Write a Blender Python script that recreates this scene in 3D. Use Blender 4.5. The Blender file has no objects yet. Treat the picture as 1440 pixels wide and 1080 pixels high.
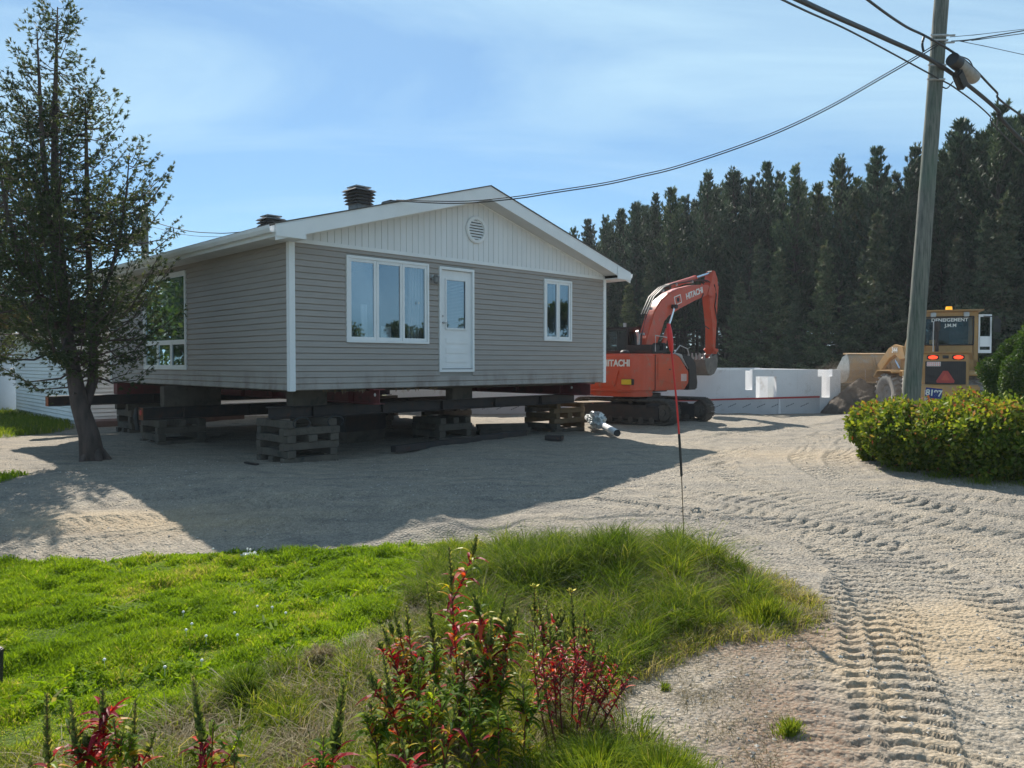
import bpy, bmesh, math, random
import numpy as np
from mathutils import Vector, Matrix
R = math.radians
sc = bpy.context.scene
COL = sc.collection
rng = np.random.default_rng(7)
random.seed(11)
FPX = 1081.0
EYE = 1.8
PIT = math.atan(29/1081)

# ------------------------------------------------------------------ helpers
def S(a, b, t):
    t = np.clip((np.asarray(t, float)-a)/(b-a), 0, 1)
    return t*t*(3-2*t)

def zg(x, y):
    "height of the ground, large forms only"
    x = np.asarray(x, float); y = np.asarray(y, float)
    L = 1-.55*S(-1, 2.2, x)
    z = -.37*L*(1-S(7.2, 11.5, y))
    z = z + .16*np.exp(-((x-.9)**2/2.2+(y-7.3)**2/.5))
    z = z - .10*np.exp(-((x-.45)**2/.35+(y-6.45)**2/.12))
    z = z + .12*np.exp(-(((x-13)/3)**2+((y-25)/3.)**2))
    z = z + .10*np.exp(-(((x-7.2)/2.2)**2+((y-13.)/1.6)**2))
    return z

def ray(u, v):
    c = (540-v)/FPX
    return ((u-720)/FPX, math.cos(PIT)+math.sin(PIT)*c, -math.sin(PIT)+math.cos(PIT)*c)
def P(u, v, y):
    "the point that stands at distance y behind the given spot of the photograph"
    d = ray(u, v); k = y/d[1]
    return Vector((d[0]*k, y, EYE+d[2]*k))
def G(u, v):
    d = ray(u, v); z = 0.
    for _ in range(12):
        k = (EYE-z)/max(1e-4, -d[2]); z = float(zg(d[0]*k, d[1]*k))
    return (d[0]*k, d[1]*k)

class MB:
    def __init__(s): s.v = []; s.f = []; s.m = []
    def add(s, vs, fs, M=None, mi=0):
        n = len(s.v)
        for p in vs:
            p = Vector(p); s.v.append(M @ p if M is not None else p)
        for f in fs: s.f.append([n+i for i in f]); s.m.append(mi)
        return s
    def box(s, c, d, M=None, rot=None, mi=0):
        x, y, z = [k/2 for k in d]
        vs = [Vector((a*x, b*y, e*z)) for e in (-1, 1) for b in (-1, 1) for a in (-1, 1)]
        if rot is not None: vs = [rot @ v for v in vs]
        vs = [v+Vector(c) for v in vs]
        return s.add(vs, [(0, 2, 3, 1), (4, 5, 7, 6), (0, 1, 5, 4), (2, 6, 7, 3), (0, 4, 6, 2), (1, 3, 7, 5)], M, mi)
    def b2(s, a, b, M=None, mi=0):
        return s.box([(a[i]+b[i])/2 for i in range(3)], [abs(b[i]-a[i]) for i in range(3)], M, None, mi)
    def tube(s, pts, r, n=8, cap=True, M=None, mi=0):
        pts = [Vector(p) for p in pts]; rr = r if hasattr(r, '__len__') else [r]*len(pts)
        base = len(s.v); up = Vector((.13, .21, .97)).normalized()
        for i, p in enumerate(pts):
            t = (pts[min(i+1, len(pts)-1)]-pts[max(i-1, 0)])
            t = t.normalized() if t.length > 1e-9 else Vector((0, 0, 1))
            a = t.cross(up)
            if a.length < .15: a = t.cross(Vector((1, 0, 0)))
            a.normalize(); b = t.cross(a)
            for k in range(n):
                w = 2*math.pi*k/n; q = p+(a*math.cos(w)+b*math.sin(w))*rr[i]
                s.v.append(M @ q if M is not None else q)
        for i in range(len(pts)-1):
            for k in range(n):
                k2 = (k+1) % n
                s.f.append([base+i*n+k, base+i*n+k2, base+(i+1)*n+k2, base+(i+1)*n+k]); s.m.append(mi)
        if cap:
            s.f.append([base+k for k in range(n)][::-1]); s.m.append(mi)
            e = base+(len(pts)-1)*n; s.f.append([e+k for k in range(n)]); s.m.append(mi)
        return s
    def prism(s, poly, y0, y1, M=None, mi=0):
        "poly in (x,z), extruded along y"
        n = len(poly)
        vs = [(p[0], y0, p[1]) for p in poly]+[(p[0], y1, p[1]) for p in poly]
        fs = [tuple(range(n)), tuple(range(2*n-1, n-1, -1))]+[(i, i+n, (i+1) % n+n, (i+1) % n) for i in range(n)]
        return s.add(vs, fs, M, mi)
    def lathe(s, prof, n=24, M=None, mi=0, axis='z'):
        base = len(s.v)
        for (r, z) in prof:
            for k in range(n):
                w = 2*math.pi*k/n
                q = Vector((r*math.cos(w), r*math.sin(w), z))
                if axis == 'y': q = Vector((r*math.cos(w), z, r*math.sin(w)))
                if axis == 'x': q = Vector((z, r*math.cos(w), r*math.sin(w)))
                s.v.append(M @ q if M is not None else q)
        for i in range(len(prof)-1):
            for k in range(n):
                k2 = (k+1) % n
                s.f.append([base+i*n+k, base+i*n+k2, base+(i+1)*n+k2, base+(i+1)*n+k]); s.m.append(mi)
        return s
    def build(s, name, mats, parent=None, bevel=0, smooth=False, seg=2):
        me = bpy.data.meshes.new(name)
        me.from_pydata([tuple(v) for v in s.v], [], s.f)
        mats = mats if isinstance(mats, (list, tuple)) else [mats]
        for m in mats: me.materials.append(m)
        if len(mats) > 1: me.polygons.foreach_set('material_index', s.m)
        bm = bmesh.new(); bm.from_mesh(me)
        bmesh.ops.recalc_face_normals(bm, faces=bm.faces)
        if bevel:
            bmesh.ops.remove_doubles(bm, verts=bm.verts, dist=1e-5)
            ed = [e for e in bm.edges if len(e.link_faces) == 2 and e.calc_face_angle(0) > .5]
            try: bmesh.ops.bevel(bm, geom=ed, offset=bevel, segments=seg, affect='EDGES', clamp_overlap=True)
            except Exception: pass
        bm.to_mesh(me); bm.free()
        if smooth:
            me.polygons.foreach_set('use_smooth', [True]*len(me.polygons))
            if smooth != 2:
                try: me.set_sharp_from_angle(angle=R(35))
                except Exception: pass
        o = bpy.data.objects.new(name, me); COL.objects.link(o)
        if parent is not None: o.parent = parent
        return o

def npmesh(name, V, T, mat, rnd=None, parent=None, smooth=False, mi=None, quads=False):
    V = np.asarray(V, np.float32).reshape(-1, 3)
    k = 4 if quads else 3
    T = np.asarray(T, np.int32).reshape(-1, k)
    me = bpy.data.meshes.new(name)
    me.vertices.add(len(V)); me.vertices.foreach_set('co', V.ravel())
    me.loops.add(T.size); me.loops.foreach_set('vertex_index', T.ravel())
    me.polygons.add(len(T))
    me.polygons.foreach_set('loop_start', np.arange(0, T.size, k, dtype=np.int32))
    try: me.polygons.foreach_set('loop_total', np.full(len(T), k, np.int32))
    except Exception: pass
    for m in (mat if isinstance(mat, (list, tuple)) else [mat]): me.materials.append(m)
    if mi is not None: me.polygons.foreach_set('material_index', np.asarray(mi, np.int32))
    me.polygons.foreach_set('use_smooth', np.full(len(T), bool(smooth)))
    if rnd is not None:
        for nm, arr in (rnd.items() if isinstance(rnd, dict) else [('rnd', rnd)]):
            a = me.attributes.new(nm, 'FLOAT', 'POINT'); a.data.foreach_set('value', np.asarray(arr, np.float32))
    me.update(calc_edges=True); me.validate()
    o = bpy.data.objects.new(name, me); COL.objects.link(o)
    if parent is not None: o.parent = parent
    return o

def tag(o, label=None, cat=None, group=None, kind=None):
    if label: o['label'] = label
    if cat: o['category'] = cat
    if group: o['group'] = group
    if kind: o['kind'] = kind
    return o
def thing(name, label, cat, loc=(0, 0, 0), rz=0, group=None):
    o = bpy.data.objects.new(name, None); COL.objects.link(o)
    o.location = loc; o.rotation_euler = (0, 0, rz); o.empty_display_size = .2
    return tag(o, label, cat, group)
def copy_tree(o, parent=None):
    c = o.copy(); COL.objects.link(c)
    if parent is not None: c.parent = parent
    for ch in [q for q in COL.objects if q.parent == o]: copy_tree(ch, c)
    return c

def text_mesh(name, body, size, mat, parent, M, extrude=.004, spacing=1.0, shear=0, offset=0.0):
    cu = bpy.data.curves.new(name, 'FONT'); cu.body = body; cu.size = size; cu.extrude = extrude
    cu.align_x = 'CENTER'; cu.align_y = 'CENTER'; cu.space_character = spacing; cu.shear = shear; cu.offset = offset
    t = bpy.data.objects.new(name, cu); COL.objects.link(t)
    dg = bpy.context.evaluated_depsgraph_get(); dg.update()
    me = bpy.data.meshes.new_from_object(t.evaluated_get(dg))
    COL.objects.unlink(t); bpy.data.objects.remove(t)
    me.transform(M); me.materials.clear(); me.materials.append(mat)
    o = bpy.data.objects.new(name, me); COL.objects.link(o); o.parent = parent
    return o

# ------------------------------------------------------------------ materials
def newmat(name):
    m = bpy.data.materials.new(name); m.use_nodes = True
    nt = m.node_tree; nt.nodes.clear()
    out = nt.nodes.new('ShaderNodeOutputMaterial')
    return m, nt, out
def nd(nt, t, **kw):
    n = nt.nodes.new('ShaderNode'+t)
    for k, v in kw.items(): setattr(n, k, v)
    return n
def ramp(nt, fac, stops, interp='LINEAR'):
    r = nd(nt, 'ValToRGB'); r.color_ramp.interpolation = interp
    el = r.color_ramp.elements
    while len(el) < len(stops): el.new(.5)
    for e, (p, c) in zip(el, stops): e.position = p; e.color = (*c, 1) if len(c) == 3 else c
    nt.links.new(fac, r.inputs[0]); return r.outputs[0]
def noise(nt, co, scale, detail=4, rough=.55, dist=0):
    n = nd(nt, 'TexNoise'); n.inputs['Scale'].default_value = scale; n.inputs['Detail'].default_value = detail
    n.inputs['Roughness'].default_value = rough; n.inputs['Distortion'].default_value = dist
    if co is not None: nt.links.new(co, n.inputs['Vector'])
    return n.outputs[0]
def math_(nt, op, a, b=None, clamp=False):
    n = nd(nt, 'Math', operation=op); n.use_clamp = clamp
    for i, x in enumerate((a, b)):
        if x is None: continue
        if isinstance(x, (int, float)): n.inputs[i].default_value = x
        else: nt.links.new(x, n.inputs[i])
    return n.outputs[0]
def mixc(nt, f, a, b, mode='MIX'):
    n = nd(nt, 'MixRGB', blend_type=mode)
    for i, x in zip((0, 1, 2), (f, a, b)):
        if isinstance(x, (int, float)): n.inputs[i].default_value = x
        elif isinstance(x, tuple): n.inputs[i].default_value = (*x, 1)
        else: nt.links.new(x, n.inputs[i])
    return n.outputs[0]
def bump(nt, h, strength=.4, dist=.02):
    b = nd(nt, 'Bump'); b.inputs['Strength'].default_value = strength; b.inputs['Distance'].default_value = dist
    nt.links.new(h, b.inputs['Height']); return b.outputs[0]
def pm(name, c1, c2=None, scale=6, rough=.6, bmp=.15, bscale=40, metal=0, stretch=(1, 1, 1), spec=.5, dirt=None, coat=0, bdist=.01):
    "painted / plain surface: two tones mixed by noise, optional dirt tone in blotches"
    c2 = c2 or tuple(k*.8 for k in c1)
    m, nt, out = newmat(name)
    tc = nd(nt, 'TexCoord'); mp = nd(nt, 'Mapping'); mp.inputs['Scale'].default_value = stretch
    nt.links.new(tc.outputs['Object'], mp.inputs[0]); co = mp.outputs[0]
    n1 = noise(nt, co, scale, 5, .6)
    col = ramp(nt, n1, [(.35, c1), (.68, c2)])
    if dirt:
        n2 = noise(nt, co, dirt[1], 6, .7)
        f = ramp(nt, n2, [(dirt[2], (0, 0, 0)), (dirt[2]+.18, (1, 1, 1))])
        col = mixc(nt, f, col, dirt[0])
    b = nd(nt, 'BsdfPrincipled'); nt.links.new(col, b.inputs['Base Color'])
    b.inputs['Roughness'].default_value = rough; b.inputs['Metallic'].default_value = metal
    b.inputs['Specular IOR Level'].default_value = spec
    b.inputs['Coat Weight'].default_value = coat
    if bmp: nt.links.new(bump(nt, noise(nt, co, bscale, 5, .65), bmp, bdist), b.inputs['Normal'])
    nt.links.new(b.outputs[0], out.inputs[0]); return m
def leafmat(name, stops, transl=.45, rough=.5, gloss=.25, tr_tint=(1.15, 1.1, .5)):
    "leaf surface: tone by the per-leaf attribute, lets light through"
    m, nt, out = newmat(name)
    at = nd(nt, 'Attribute'); at.attribute_name = 'rnd'
    col = ramp(nt, at.outputs['Fac'], stops)
    if name in ('pine_needles', 'spruce_needles'):      # every tree has its own tone
        oi = nd(nt, 'ObjectInfo'); col = mixc(nt, 1., col, ramp(nt, oi.outputs['Random'], [(0, (.6, .68, .8)), (.35, (1., 1., .95)), (.6, (.75, .92, 1.05)), (.85, (1.25, 1.3, 1.2)), (1, (1.35, 1.2, .95))]), 'MULTIPLY')
    d = nd(nt, 'BsdfPrincipled'); nt.links.new(col, d.inputs['Base Color']); d.inputs['Roughness'].default_value = rough
    d.inputs['Specular IOR Level'].default_value = gloss
    t = nd(nt, 'BsdfTranslucent'); nt.links.new(mixc(nt, 1., col, tr_tint, 'MULTIPLY'), t.inputs[0])
    mx = nd(nt, 'MixShader'); mx.inputs[0].default_value = transl
    nt.links.new(d.outputs[0], mx.inputs[1]); nt.links.new(t.outputs[0], mx.inputs[2]); nt.links.new(mx.outputs[0], out.inputs[0])
    return m
def glassmat(name, refl=.28, tint=(.75, .8, .82)):
    m, nt, out = newmat(name)
    g = nd(nt, 'BsdfGlossy'); g.inputs['Roughness'].default_value = .015; g.inputs[0].default_value = (.66, .84, 1, 1)
    t = nd(nt, 'BsdfTransparent'); t.inputs[0].default_value = (*tint, 1)
    lw = nd(nt, 'LayerWeight'); lw.inputs['Blend'].default_value = .35
    f = math_(nt, 'ADD', math_(nt, 'MULTIPLY', lw.outputs['Fresnel'], .9), refl, True)
    mx = nd(nt, 'MixShader'); nt.links.new(f, mx.inputs[0]); nt.links.new(t.outputs[0], mx.inputs[1]); nt.links.new(g.outputs[0], mx.inputs[2])
    nt.links.new(mx.outputs[0], out.inputs[0]); return m

M = {}
M['siding'] = pm('greige_vinyl', (.36, .322, .294), (.325, .291, .266), 1.2, .5, .05, 60, stretch=(1, 1, 8), dirt=((.30, .27, .245), 1.1, .68))
# lower edge stain on the siding
nt = M['siding'].node_tree; b = [n for n in nt.nodes if n.type == 'BSDF_PRINCIPLED'][0]; lk = b.inputs['Base Color'].links[0].from_socket
tc = nd(nt, 'TexCoord'); sp_ = nd(nt, 'SeparateXYZ'); nt.links.new(tc.outputs['Object'], sp_.inputs[0])
mp_ = nd(nt, 'Mapping'); mp_.inputs['Scale'].default_value = (1, 1, .35); nt.links.new(tc.outputs['Object'], mp_.inputs[0])
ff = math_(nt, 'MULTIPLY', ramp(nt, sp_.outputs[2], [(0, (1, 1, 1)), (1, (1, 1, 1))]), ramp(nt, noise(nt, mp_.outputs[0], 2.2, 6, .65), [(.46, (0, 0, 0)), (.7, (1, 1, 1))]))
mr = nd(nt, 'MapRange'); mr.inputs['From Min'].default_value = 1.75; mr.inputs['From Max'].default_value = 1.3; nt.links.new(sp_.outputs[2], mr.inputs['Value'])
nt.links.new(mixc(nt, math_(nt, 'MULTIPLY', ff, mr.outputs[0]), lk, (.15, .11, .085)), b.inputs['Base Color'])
M['white'] = pm('white_paint', (.82, .83, .84), (.76, .77, .78), 2, .45, .05, 30)
M['whitevinyl'] = pm('white_vinyl', (.78, .79, .80), (.72, .73, .74), 1.5, .5, .08, 30, stretch=(1, 1, .3))
M['soffit'] = pm('soffit_white', (.66, .66, .66), (.6, .6, .6), 3, .6, .1, 30)
M['shingle'] = pm('shingles', (.06, .055, .052), (.12, .11, .1), 22, .9, .6, 90)
M['steel_dark'] = pm('dark_steel', (.035, .034, .036), (.06, .045, .04), 5, .6, .3, 30, metal=.3, dirt=((.12, .05, .03), 4, .6))
M['oxide'] = pm('red_oxide_steel', (.17, .035, .035), (.11, .03, .03), 5, .6, .2, 30, dirt=((.06, .03, .025), 5, .55))
M['rustend'] = pm('rusty_end', (.35, .11, .05), (.2, .07, .04), 9, .8, .4, 30)
M['timber'] = pm('weathered_timber', (.12, .10, .078), (.07, .06, .05), 3, .9, .5, 30, stretch=(1, 1, 1), dirt=((.035, .033, .03), 5, .54))
M['timber2'] = pm('yellow_timber', (.2, .13, .065), (.12, .08, .05), 3, .85, .5, 30, dirt=((.07, .06, .05), 5, .6))
M['timberend'] = pm('timber_end_grain', (.25, .2, .14), (.14, .11, .08), 14, .9, .5, 60)
M['dark'] = pm('dark_interior', (.03, .028, .026), (.045, .04, .036), 3, .8, .1, 30)
M['wallin'] = pm('room_wall', (.35, .34, .32), (.3, .29, .27), 3, .8, .05, 30)
M['curtain'] = pm('curtain_cloth', (.6, .6, .6), (.45, .45, .46), 3, .8, .3, 9, stretch=(8, 8, .4))
M['paper'] = pm('paper_note', (.85, .86, .87), (.7, .71, .73), 25, .7, 0)
M['glass'] = glassmat('window_glass', .25, (.7, .75, .78))
M['cabglass'] = glassmat('cab_glass', .0, (.42, .48, .5))
M['black'] = pm('black_plastic', (.018, .018, .02), (.03, .03, .03), 8, .5, .15, 40)
M['rubber'] = pm('dusty_rubber', (.34, .31, .28), (.24, .22, .2), 7, .9, .4, 60, dirt=((.12, .115, .11), 5, .6))
M['rubberdark'] = pm('dark_rubber', (.03, .03, .03), (.08, .075, .07), 7, .8, .4, 60)
M['orange'] = pm('orange_paint', (.6, .075, .027), (.52, .068, .027), 2.2, .4, .1, 30, coat=.2, dirt=((.38, .15, .09), 4.5, .54))
M['trackmetal'] = pm('dusty_track_steel', (.115, .1, .085), (.06, .054, .048), 9, .75, .5, 40, metal=.2, dirt=((.26, .23, .19), 5, .58))
M['chrome'] = pm('chrome_rod', (.8, .8, .8), (.75, .75, .75), 3, .15, 0, metal=1)
M['yellow'] = pm('reflector_yellow', (.75, .5, .03), (.7, .45, .03), 5, .3, 0)
M['redr'] = pm('reflector_red', (.7, .03, .03), (.6, .03, .03), 5, .35, 0)
M['loaderp'] = pm('loader_yellow', (.46, .27, .1), (.38, .22, .085), 2.5, .5, .1, 30, dirt=((.34, .27, .19), 3, .52))
M['bucketm'] = pm('bucket_worn', (.42, .27, .13), (.32, .22, .13), 3, .6, .25, 20, dirt=((.36, .31, .25), 3, .5))
M['worn'] = pm('worn_steel', (.45, .44, .42), (.3, .29, .27), 6, .4, .2, 30, metal=.6)
M['foamwall'] = pm('foam_block_wall', (.74, .75, .77), (.68, .69, .71), 1.2, .7, .1, 20, dirt=((.5, .48, .45), 2.2, .56))
M['membrane'] = pm('wall_membrane', (.52, .53, .55), (.45, .46, .48), 1.5, .6, .35, 4, dirt=((.38, .37, .36), 3, .6))
M['redtape'] = pm('red_strip', (.42, .04, .04), (.35, .04, .04), 4, .6, .1, 20)
M['ink'] = pm('dark_ink', (.07, .08, .11), (.09, .1, .12), 9, .8, 0)
M['letter'] = pm('white_letter', (.8, .79, .76), (.7, .69, .66), 9, .5, 0)
M['blue'] = pm('sign_blue', (.01, .03, .22), (.01, .025, .18), 9, .35, 0)
M['plastic'] = pm('crumpled_plastic', (.8, .83, .84), (.65, .7, .7), 12, .25, .6, 14, bdist=.03)
M['wirem'] = pm('black_wire', (.02, .022, .025), (.03, .03, .03), 9, .5, 0)
M['grey'] = pm('grey_metal', (.22, .22, .22), (.17, .17, .17), 9, .5, .1, 30, metal=.3)
M['galv'] = pm('galvanised', (.5, .5, .5), (.38, .38, .38), 12, .45, .1, 30, metal=.6)
M['deck'] = pm('brown_deck', (.2, .12, .1), (.15, .09, .08), 4, .8, .3, 20)
def emis(name, c, e):
    m, nt, out = newmat(name); b = nd(nt, 'BsdfPrincipled'); b.inputs['Base Color'].default_value = (*c, 1)
    b.inputs['Emission Color'].default_value = (*c, 1); b.inputs['Emission Strength'].default_value = e
    b.inputs['Roughness'].default_value = .3
    nt.links.new(b.outputs[0], out.inputs[0]); return m
M['taillit'] = emis('lit_tail_lamp', (1, .06, .02), 1.1)
M['beacon'] = emis('amber_beacon', (1, .45, .02), .5)
# wood pole
m, nt, out = newmat('pole_wood'); M['pole'] = m
tc = nd(nt, 'TexCoord'); mp = nd(nt, 'Mapping'); mp.inputs['Scale'].default_value = (1, 1, .06); nt.links.new(tc.outputs['Object'], mp.inputs[0])
n1 = noise(nt, mp.outputs[0], 28, 6, .7); n2 = noise(nt, tc.outputs['Object'], 1.6, 4)
c = ramp(nt, n1, [(.34, (.055, .065, .055)), (.5, (.15, .155, .135)), (.66, (.24, .23, .2))])
c = mixc(nt, ramp(nt, n2, [(.4, (0, 0, 0)), (.7, (.6, .6, .6))]), c, (.1, .15, .11))
b = nd(nt, 'BsdfPrincipled'); b.inputs['Roughness'].default_value = .9; nt.links.new(c, b.inputs['Base Color'])
nt.links.new(bump(nt, n1, .7, .02), b.inputs['Normal']); nt.links.new(b.outputs[0], out.inputs[0])
M['bark'] = pm('bark', (.105, .075, .065), (.05, .038, .034), 9, .95, .9, 16, stretch=(1, 1, .25), bdist=.03, dirt=((.17, .09, .075), 5, .62))
M['pinebark'] = pm('pine_bark', (.075, .06, .05), (.04, .033, .03), 6, .95, .5, 12, stretch=(1, 1, .3))
M['pine'] = leafmat('pine_needles', [(0, (.008, .022, .014)), (.45, (.025, .055, .03)), (.8, (.07, .115, .07)), (1, (.17, .22, .13))], .14, .6, .2)
M['spruce'] = leafmat('spruce_needles', [(0, (.02, .036, .02)), (.5, (.05, .075, .04)), (.88, (.12, .15, .09)), (1, (.17, .15, .1))], .14, .6, .2)
M['cedar'] = leafmat('cedar_sprays', [(0, (.035, .055, .03)), (.55, (.075, .105, .05)), (.9, (.14, .17, .065)), (1, (.2, .15, .08))], .45, .55, .25)
M['globe'] = leafmat('globe_cedar', [(0, (.02, .05, .012)), (.6, (.05, .1, .02)), (1, (.11, .17, .03))], .3, .55, .25)
M['decid'] = leafmat('broad_leaves', [(0, (.03, .06, .015)), (.6, (.06, .1, .02)), (1, (.13, .14, .03))], .35, .5, .3)
M['hedge'] = leafmat('hedge_leaves', [(0, (.035, .08, .012)), (.5, (.11, .175, .02)), (.84, (.30, .33, .04)), (.93, (.34, .19, .07)), (1, (.28, .09, .05))], .45, .55, .15)
M['lawn'] = leafmat('lawn_blades', [(0, (.11, .2, .008)), (.55, (.2, .32, .012)), (.93, (.32, .42, .02)), (1, (.45, .4, .15))], .55, .6, .08)
M['tall'] = leafmat('tall_grass_blades', [(0, (.06, .11, .014)), (.45, (.15, .22, .02)), (.8, (.32, .34, .05)), (1, (.46, .38, .2))], .5, .65, .06)
M['dry'] = leafmat('dry_grass_blades', [(0, (.14, .12, .06)), (.5, (.3, .25, .15)), (.9, (.42, .36, .24)), (1, (.2, .24, .06))], .35, .6, .2, (1, .95, .8))
M['redleaf'] = leafmat('red_leaves', [(0, (.14, .008, .02)), (.4, (.34, .015, .03)), (.8, (.62, .03, .025)), (1, (.65, .16, .04))], .5, .45, .3, (1.2, .7, .6))
M['midleaf'] = leafmat('turning_leaves', [(0, (.06, .13, .02)), (.5, (.16, .26, .02)), (.72, (.42, .42, .03)), (.88, (.6, .3, .03)), (1, (.5, .08, .03))], .5, .45, .3, (1.2, .95, .5))
M['pods'] = leafmat('green_seed_pods', [(0, (.06, .1, .03)), (.6, (.15, .2, .06)), (1, (.36, .36, .12))], .45, .6, .15)
M['redstem'] = pm('red_stem', (.14, .03, .03), (.1, .05, .03), 20, .6, .1, 60)
M['flower'] = pm('yellow_petals', (.75, .65, .05), (.7, .55, .05), 9, .6, 0)
M['whiteflower'] = pm('white_clover', (.8, .8, .75), (.7, .7, .62), 9, .6, 0)

# ------------------------------------------------------------------ camera, light, sky
cam = bpy.data.cameras.new('camera'); co_ = bpy.data.objects.new('camera', cam); COL.objects.link(co_)
co_.location = (0, 0, EYE); co_.rotation_euler = (math.pi/2-PIT, 0, 0)
cam.sensor_width = 36; cam.lens = 36*FPX/1440; cam.clip_end = 3000; cam.clip_start = .05
sc.camera = co_
SUNV = Vector((-.25, 1.1, 1.0)).normalized()
sun = bpy.data.lights.new('sun', 'SUN'); sun.energy = 5.0; sun.angle = R(.53); sun.color = (1, .93, .82)
so = bpy.data.objects.new('sun', sun); COL.objects.link(so); so.rotation_euler = SUNV.to_track_quat('Z', 'Y').to_euler()
w = bpy.data.worlds.new('World'); sc.world = w; w.use_nodes = True; nt = w.node_tree; nt.nodes.clear()
out = nd(nt, 'OutputWorld'); bg = nd(nt, 'Background'); sk = nd(nt, 'TexSky', sky_type='NISHITA')
sk.sun_disc = False; sk.sun_elevation = math.asin(SUNV.z); sk.sun_rotation = math.atan2(SUNV.x, SUNV.y)
sk.air_density = 1.0; sk.dust_density = .25; sk.ozone_density = 3.0; sk.altitude = 100
tc = nd(nt, 'TexCoord'); sp = nd(nt, 'SeparateXYZ'); nt.links.new(tc.outputs['Generated'], sp.inputs[0])
zz = math_(nt, 'MAXIMUM', sp.outputs[2], .0)
den = math_(nt, 'ADD', zz, .16)
cx = math_(nt, 'DIVIDE', sp.outputs[0], den); cy = math_(nt, 'DIVIDE', sp.outputs[1], den)
cb = nd(nt, 'CombineXYZ'); nt.links.new(cx, cb.inputs[0]); nt.links.new(cy, cb.inputs[1])
mp = nd(nt, 'Mapping'); mp.inputs['Rotation'].default_value = (0, 0, R(-22)); mp.inputs['Scale'].default_value = (.32, .95, 1); mp.inputs['Location'].default_value = (1.3, .4, 0)
nt.links.new(cb.outputs[0], mp.inputs[0])
n1 = noise(nt, mp.outputs[0], 1.3, 8, .56, .9)
n2 = noise(nt, mp.outputs[0], .45, 3, .5, .3)
cl = math_(nt, 'MULTIPLY', ramp(nt, n1, [(.4, (0, 0, 0)), (.66, (1, 1, 1))]), ramp(nt, n2, [(.3, (.3, .3, .3)), (.62, (1, 1, 1))]))
cl = math_(nt, 'ADD', math_(nt, 'MULTIPLY', cl, .72), .24)
skycol = mixc(nt, cl, mixc(nt, 1., sk.outputs[0], (.64, .98, 1.20), 'MULTIPLY'), (6.9, 9.9, 11.6))
nt.links.new(skycol, bg.inputs[0]); bg.inputs[1].default_value = .055
nt.links.new(bg.outputs[0], out.inputs[0])
sc.view_settings.view_transform = 'Standard'; sc.view_settings.look = 'None'; sc.view_settings.exposure = .74; sc.view_settings.gamma = 1
sc.render.engine = 'CYCLES'
sc.cycles.max_bounces = 8; sc.cycles.transparent_max_bounces = 12; sc.cycles.use_denoising = True

# ------------------------------------------------------------------ dusty summer air
mb = MB(); mb.b2((-320, -310, -2.2), (1100, 930, 24))
hz = mb.build('haze', pm('unused', (.5, .5, .5)))
mh, nth, outh = newmat('haze_air'); pv = nd(nth, 'VolumePrincipled'); pv.inputs['Density'].default_value = .0005; pv.inputs['Color'].default_value = (.86, .92, 1, 1); pv.inputs['Anisotropy'].default_value = .2
nth.links.new(pv.outputs[0], outh.inputs['Volume']); hz.data.materials.clear(); hz.data.materials.append(mh); hz.display_type = 'WIRE'
tag(hz, 'thin pale dusty air over the whole yard', 'haze', kind='stuff')
# ------------------------------------------------------------------ ground
def vnoise(x, y, scale, seed=0):
    "value noise"
    r = np.random.default_rng(seed); tab = r.random((256, 256))
    X = x*scale+1000.3; Y = y*scale+1000.7
    xi = np.floor(X).astype(int); yi = np.floor(Y).astype(int); fx = X-xi; fy = Y-yi
    fx = fx*fx*(3-2*fx); fy = fy*fy*(3-2*fy)
    a = tab[xi % 256, yi % 256]; b = tab[(xi+1) % 256, yi % 256]; c = tab[xi % 256, (yi+1) % 256]; d = tab[(xi+1) % 256, (yi+1) % 256]
    return (a*(1-fx)+b*fx)*(1-fy)+(c*(1-fx)+d*fx)*fy-.5
def inpoly(x, y, poly):
    r = np.zeros(x.shape, bool); n = len(poly)
    for i in range(n):
        x1, y1 = poly[i]; x2, y2 = poly[(i+1) % n]
        if y1 == y2: continue
        c = ((y1 > y) != (y2 > y)) & (x < (x2-x1)*(y-y1)/(y2-y1)+x1)
        r ^= c
    return r
def gp(pts): return [G(*p) for p in pts]
LAWN = gp([(-500, 788), (0, 788), (200, 786), (310, 783), (430, 778), (520, 768), (600, 765), (690, 764), (700, 800), (640, 835), (570, 850), (540, 890), (500, 915), (430, 935), (340, 965), (260, 1000), (120, 1060), (0, 1075), (-600, 1100)])
TALL = gp([(640, 770), (720, 766), (800, 763), (900, 768), (970, 772), (1050, 803), (1080, 835), (1075, 862), (1010, 880), (950, 890), (880, 935), (820, 960), (700, 950), (640, 930), (600, 890), (580, 850), (620, 800)])
FRINGE = gp([(960, 775), (1060, 800), (1145, 838), (1160, 865), (1120, 885), (1060, 900), (1000, 905), (930, 930), (900, 960), (880, 920), (960, 880), (1080, 860), (1080, 830)])
ROUGH = gp([(500, 915), (560, 860), (640, 900), (700, 940), (820, 950), (870, 940), (850, 1000), (900, 1050), (950, 1085), (960, 1120), (880, 1250), (-200, 1250), (-600, 1100), (0, 1060), (120, 1050), (260, 1000), (340, 965), (430, 930)])
DARKTUFT = gp([(690, 810), (760, 790), (860, 785), (880, 810), (840, 850), (780, 870), (720, 850)])
LEFTG = [G(-200, 618), G(0, 618), G(60, 612), G(100, 604), (-13.2, 23.), (-18, 28.5), (-30, 34)]
STRIP = gp([(-300, 700), (-100, 672), (0, 664), (40, 660), (30, 668), (0, 676), (-300, 712)])

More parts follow.
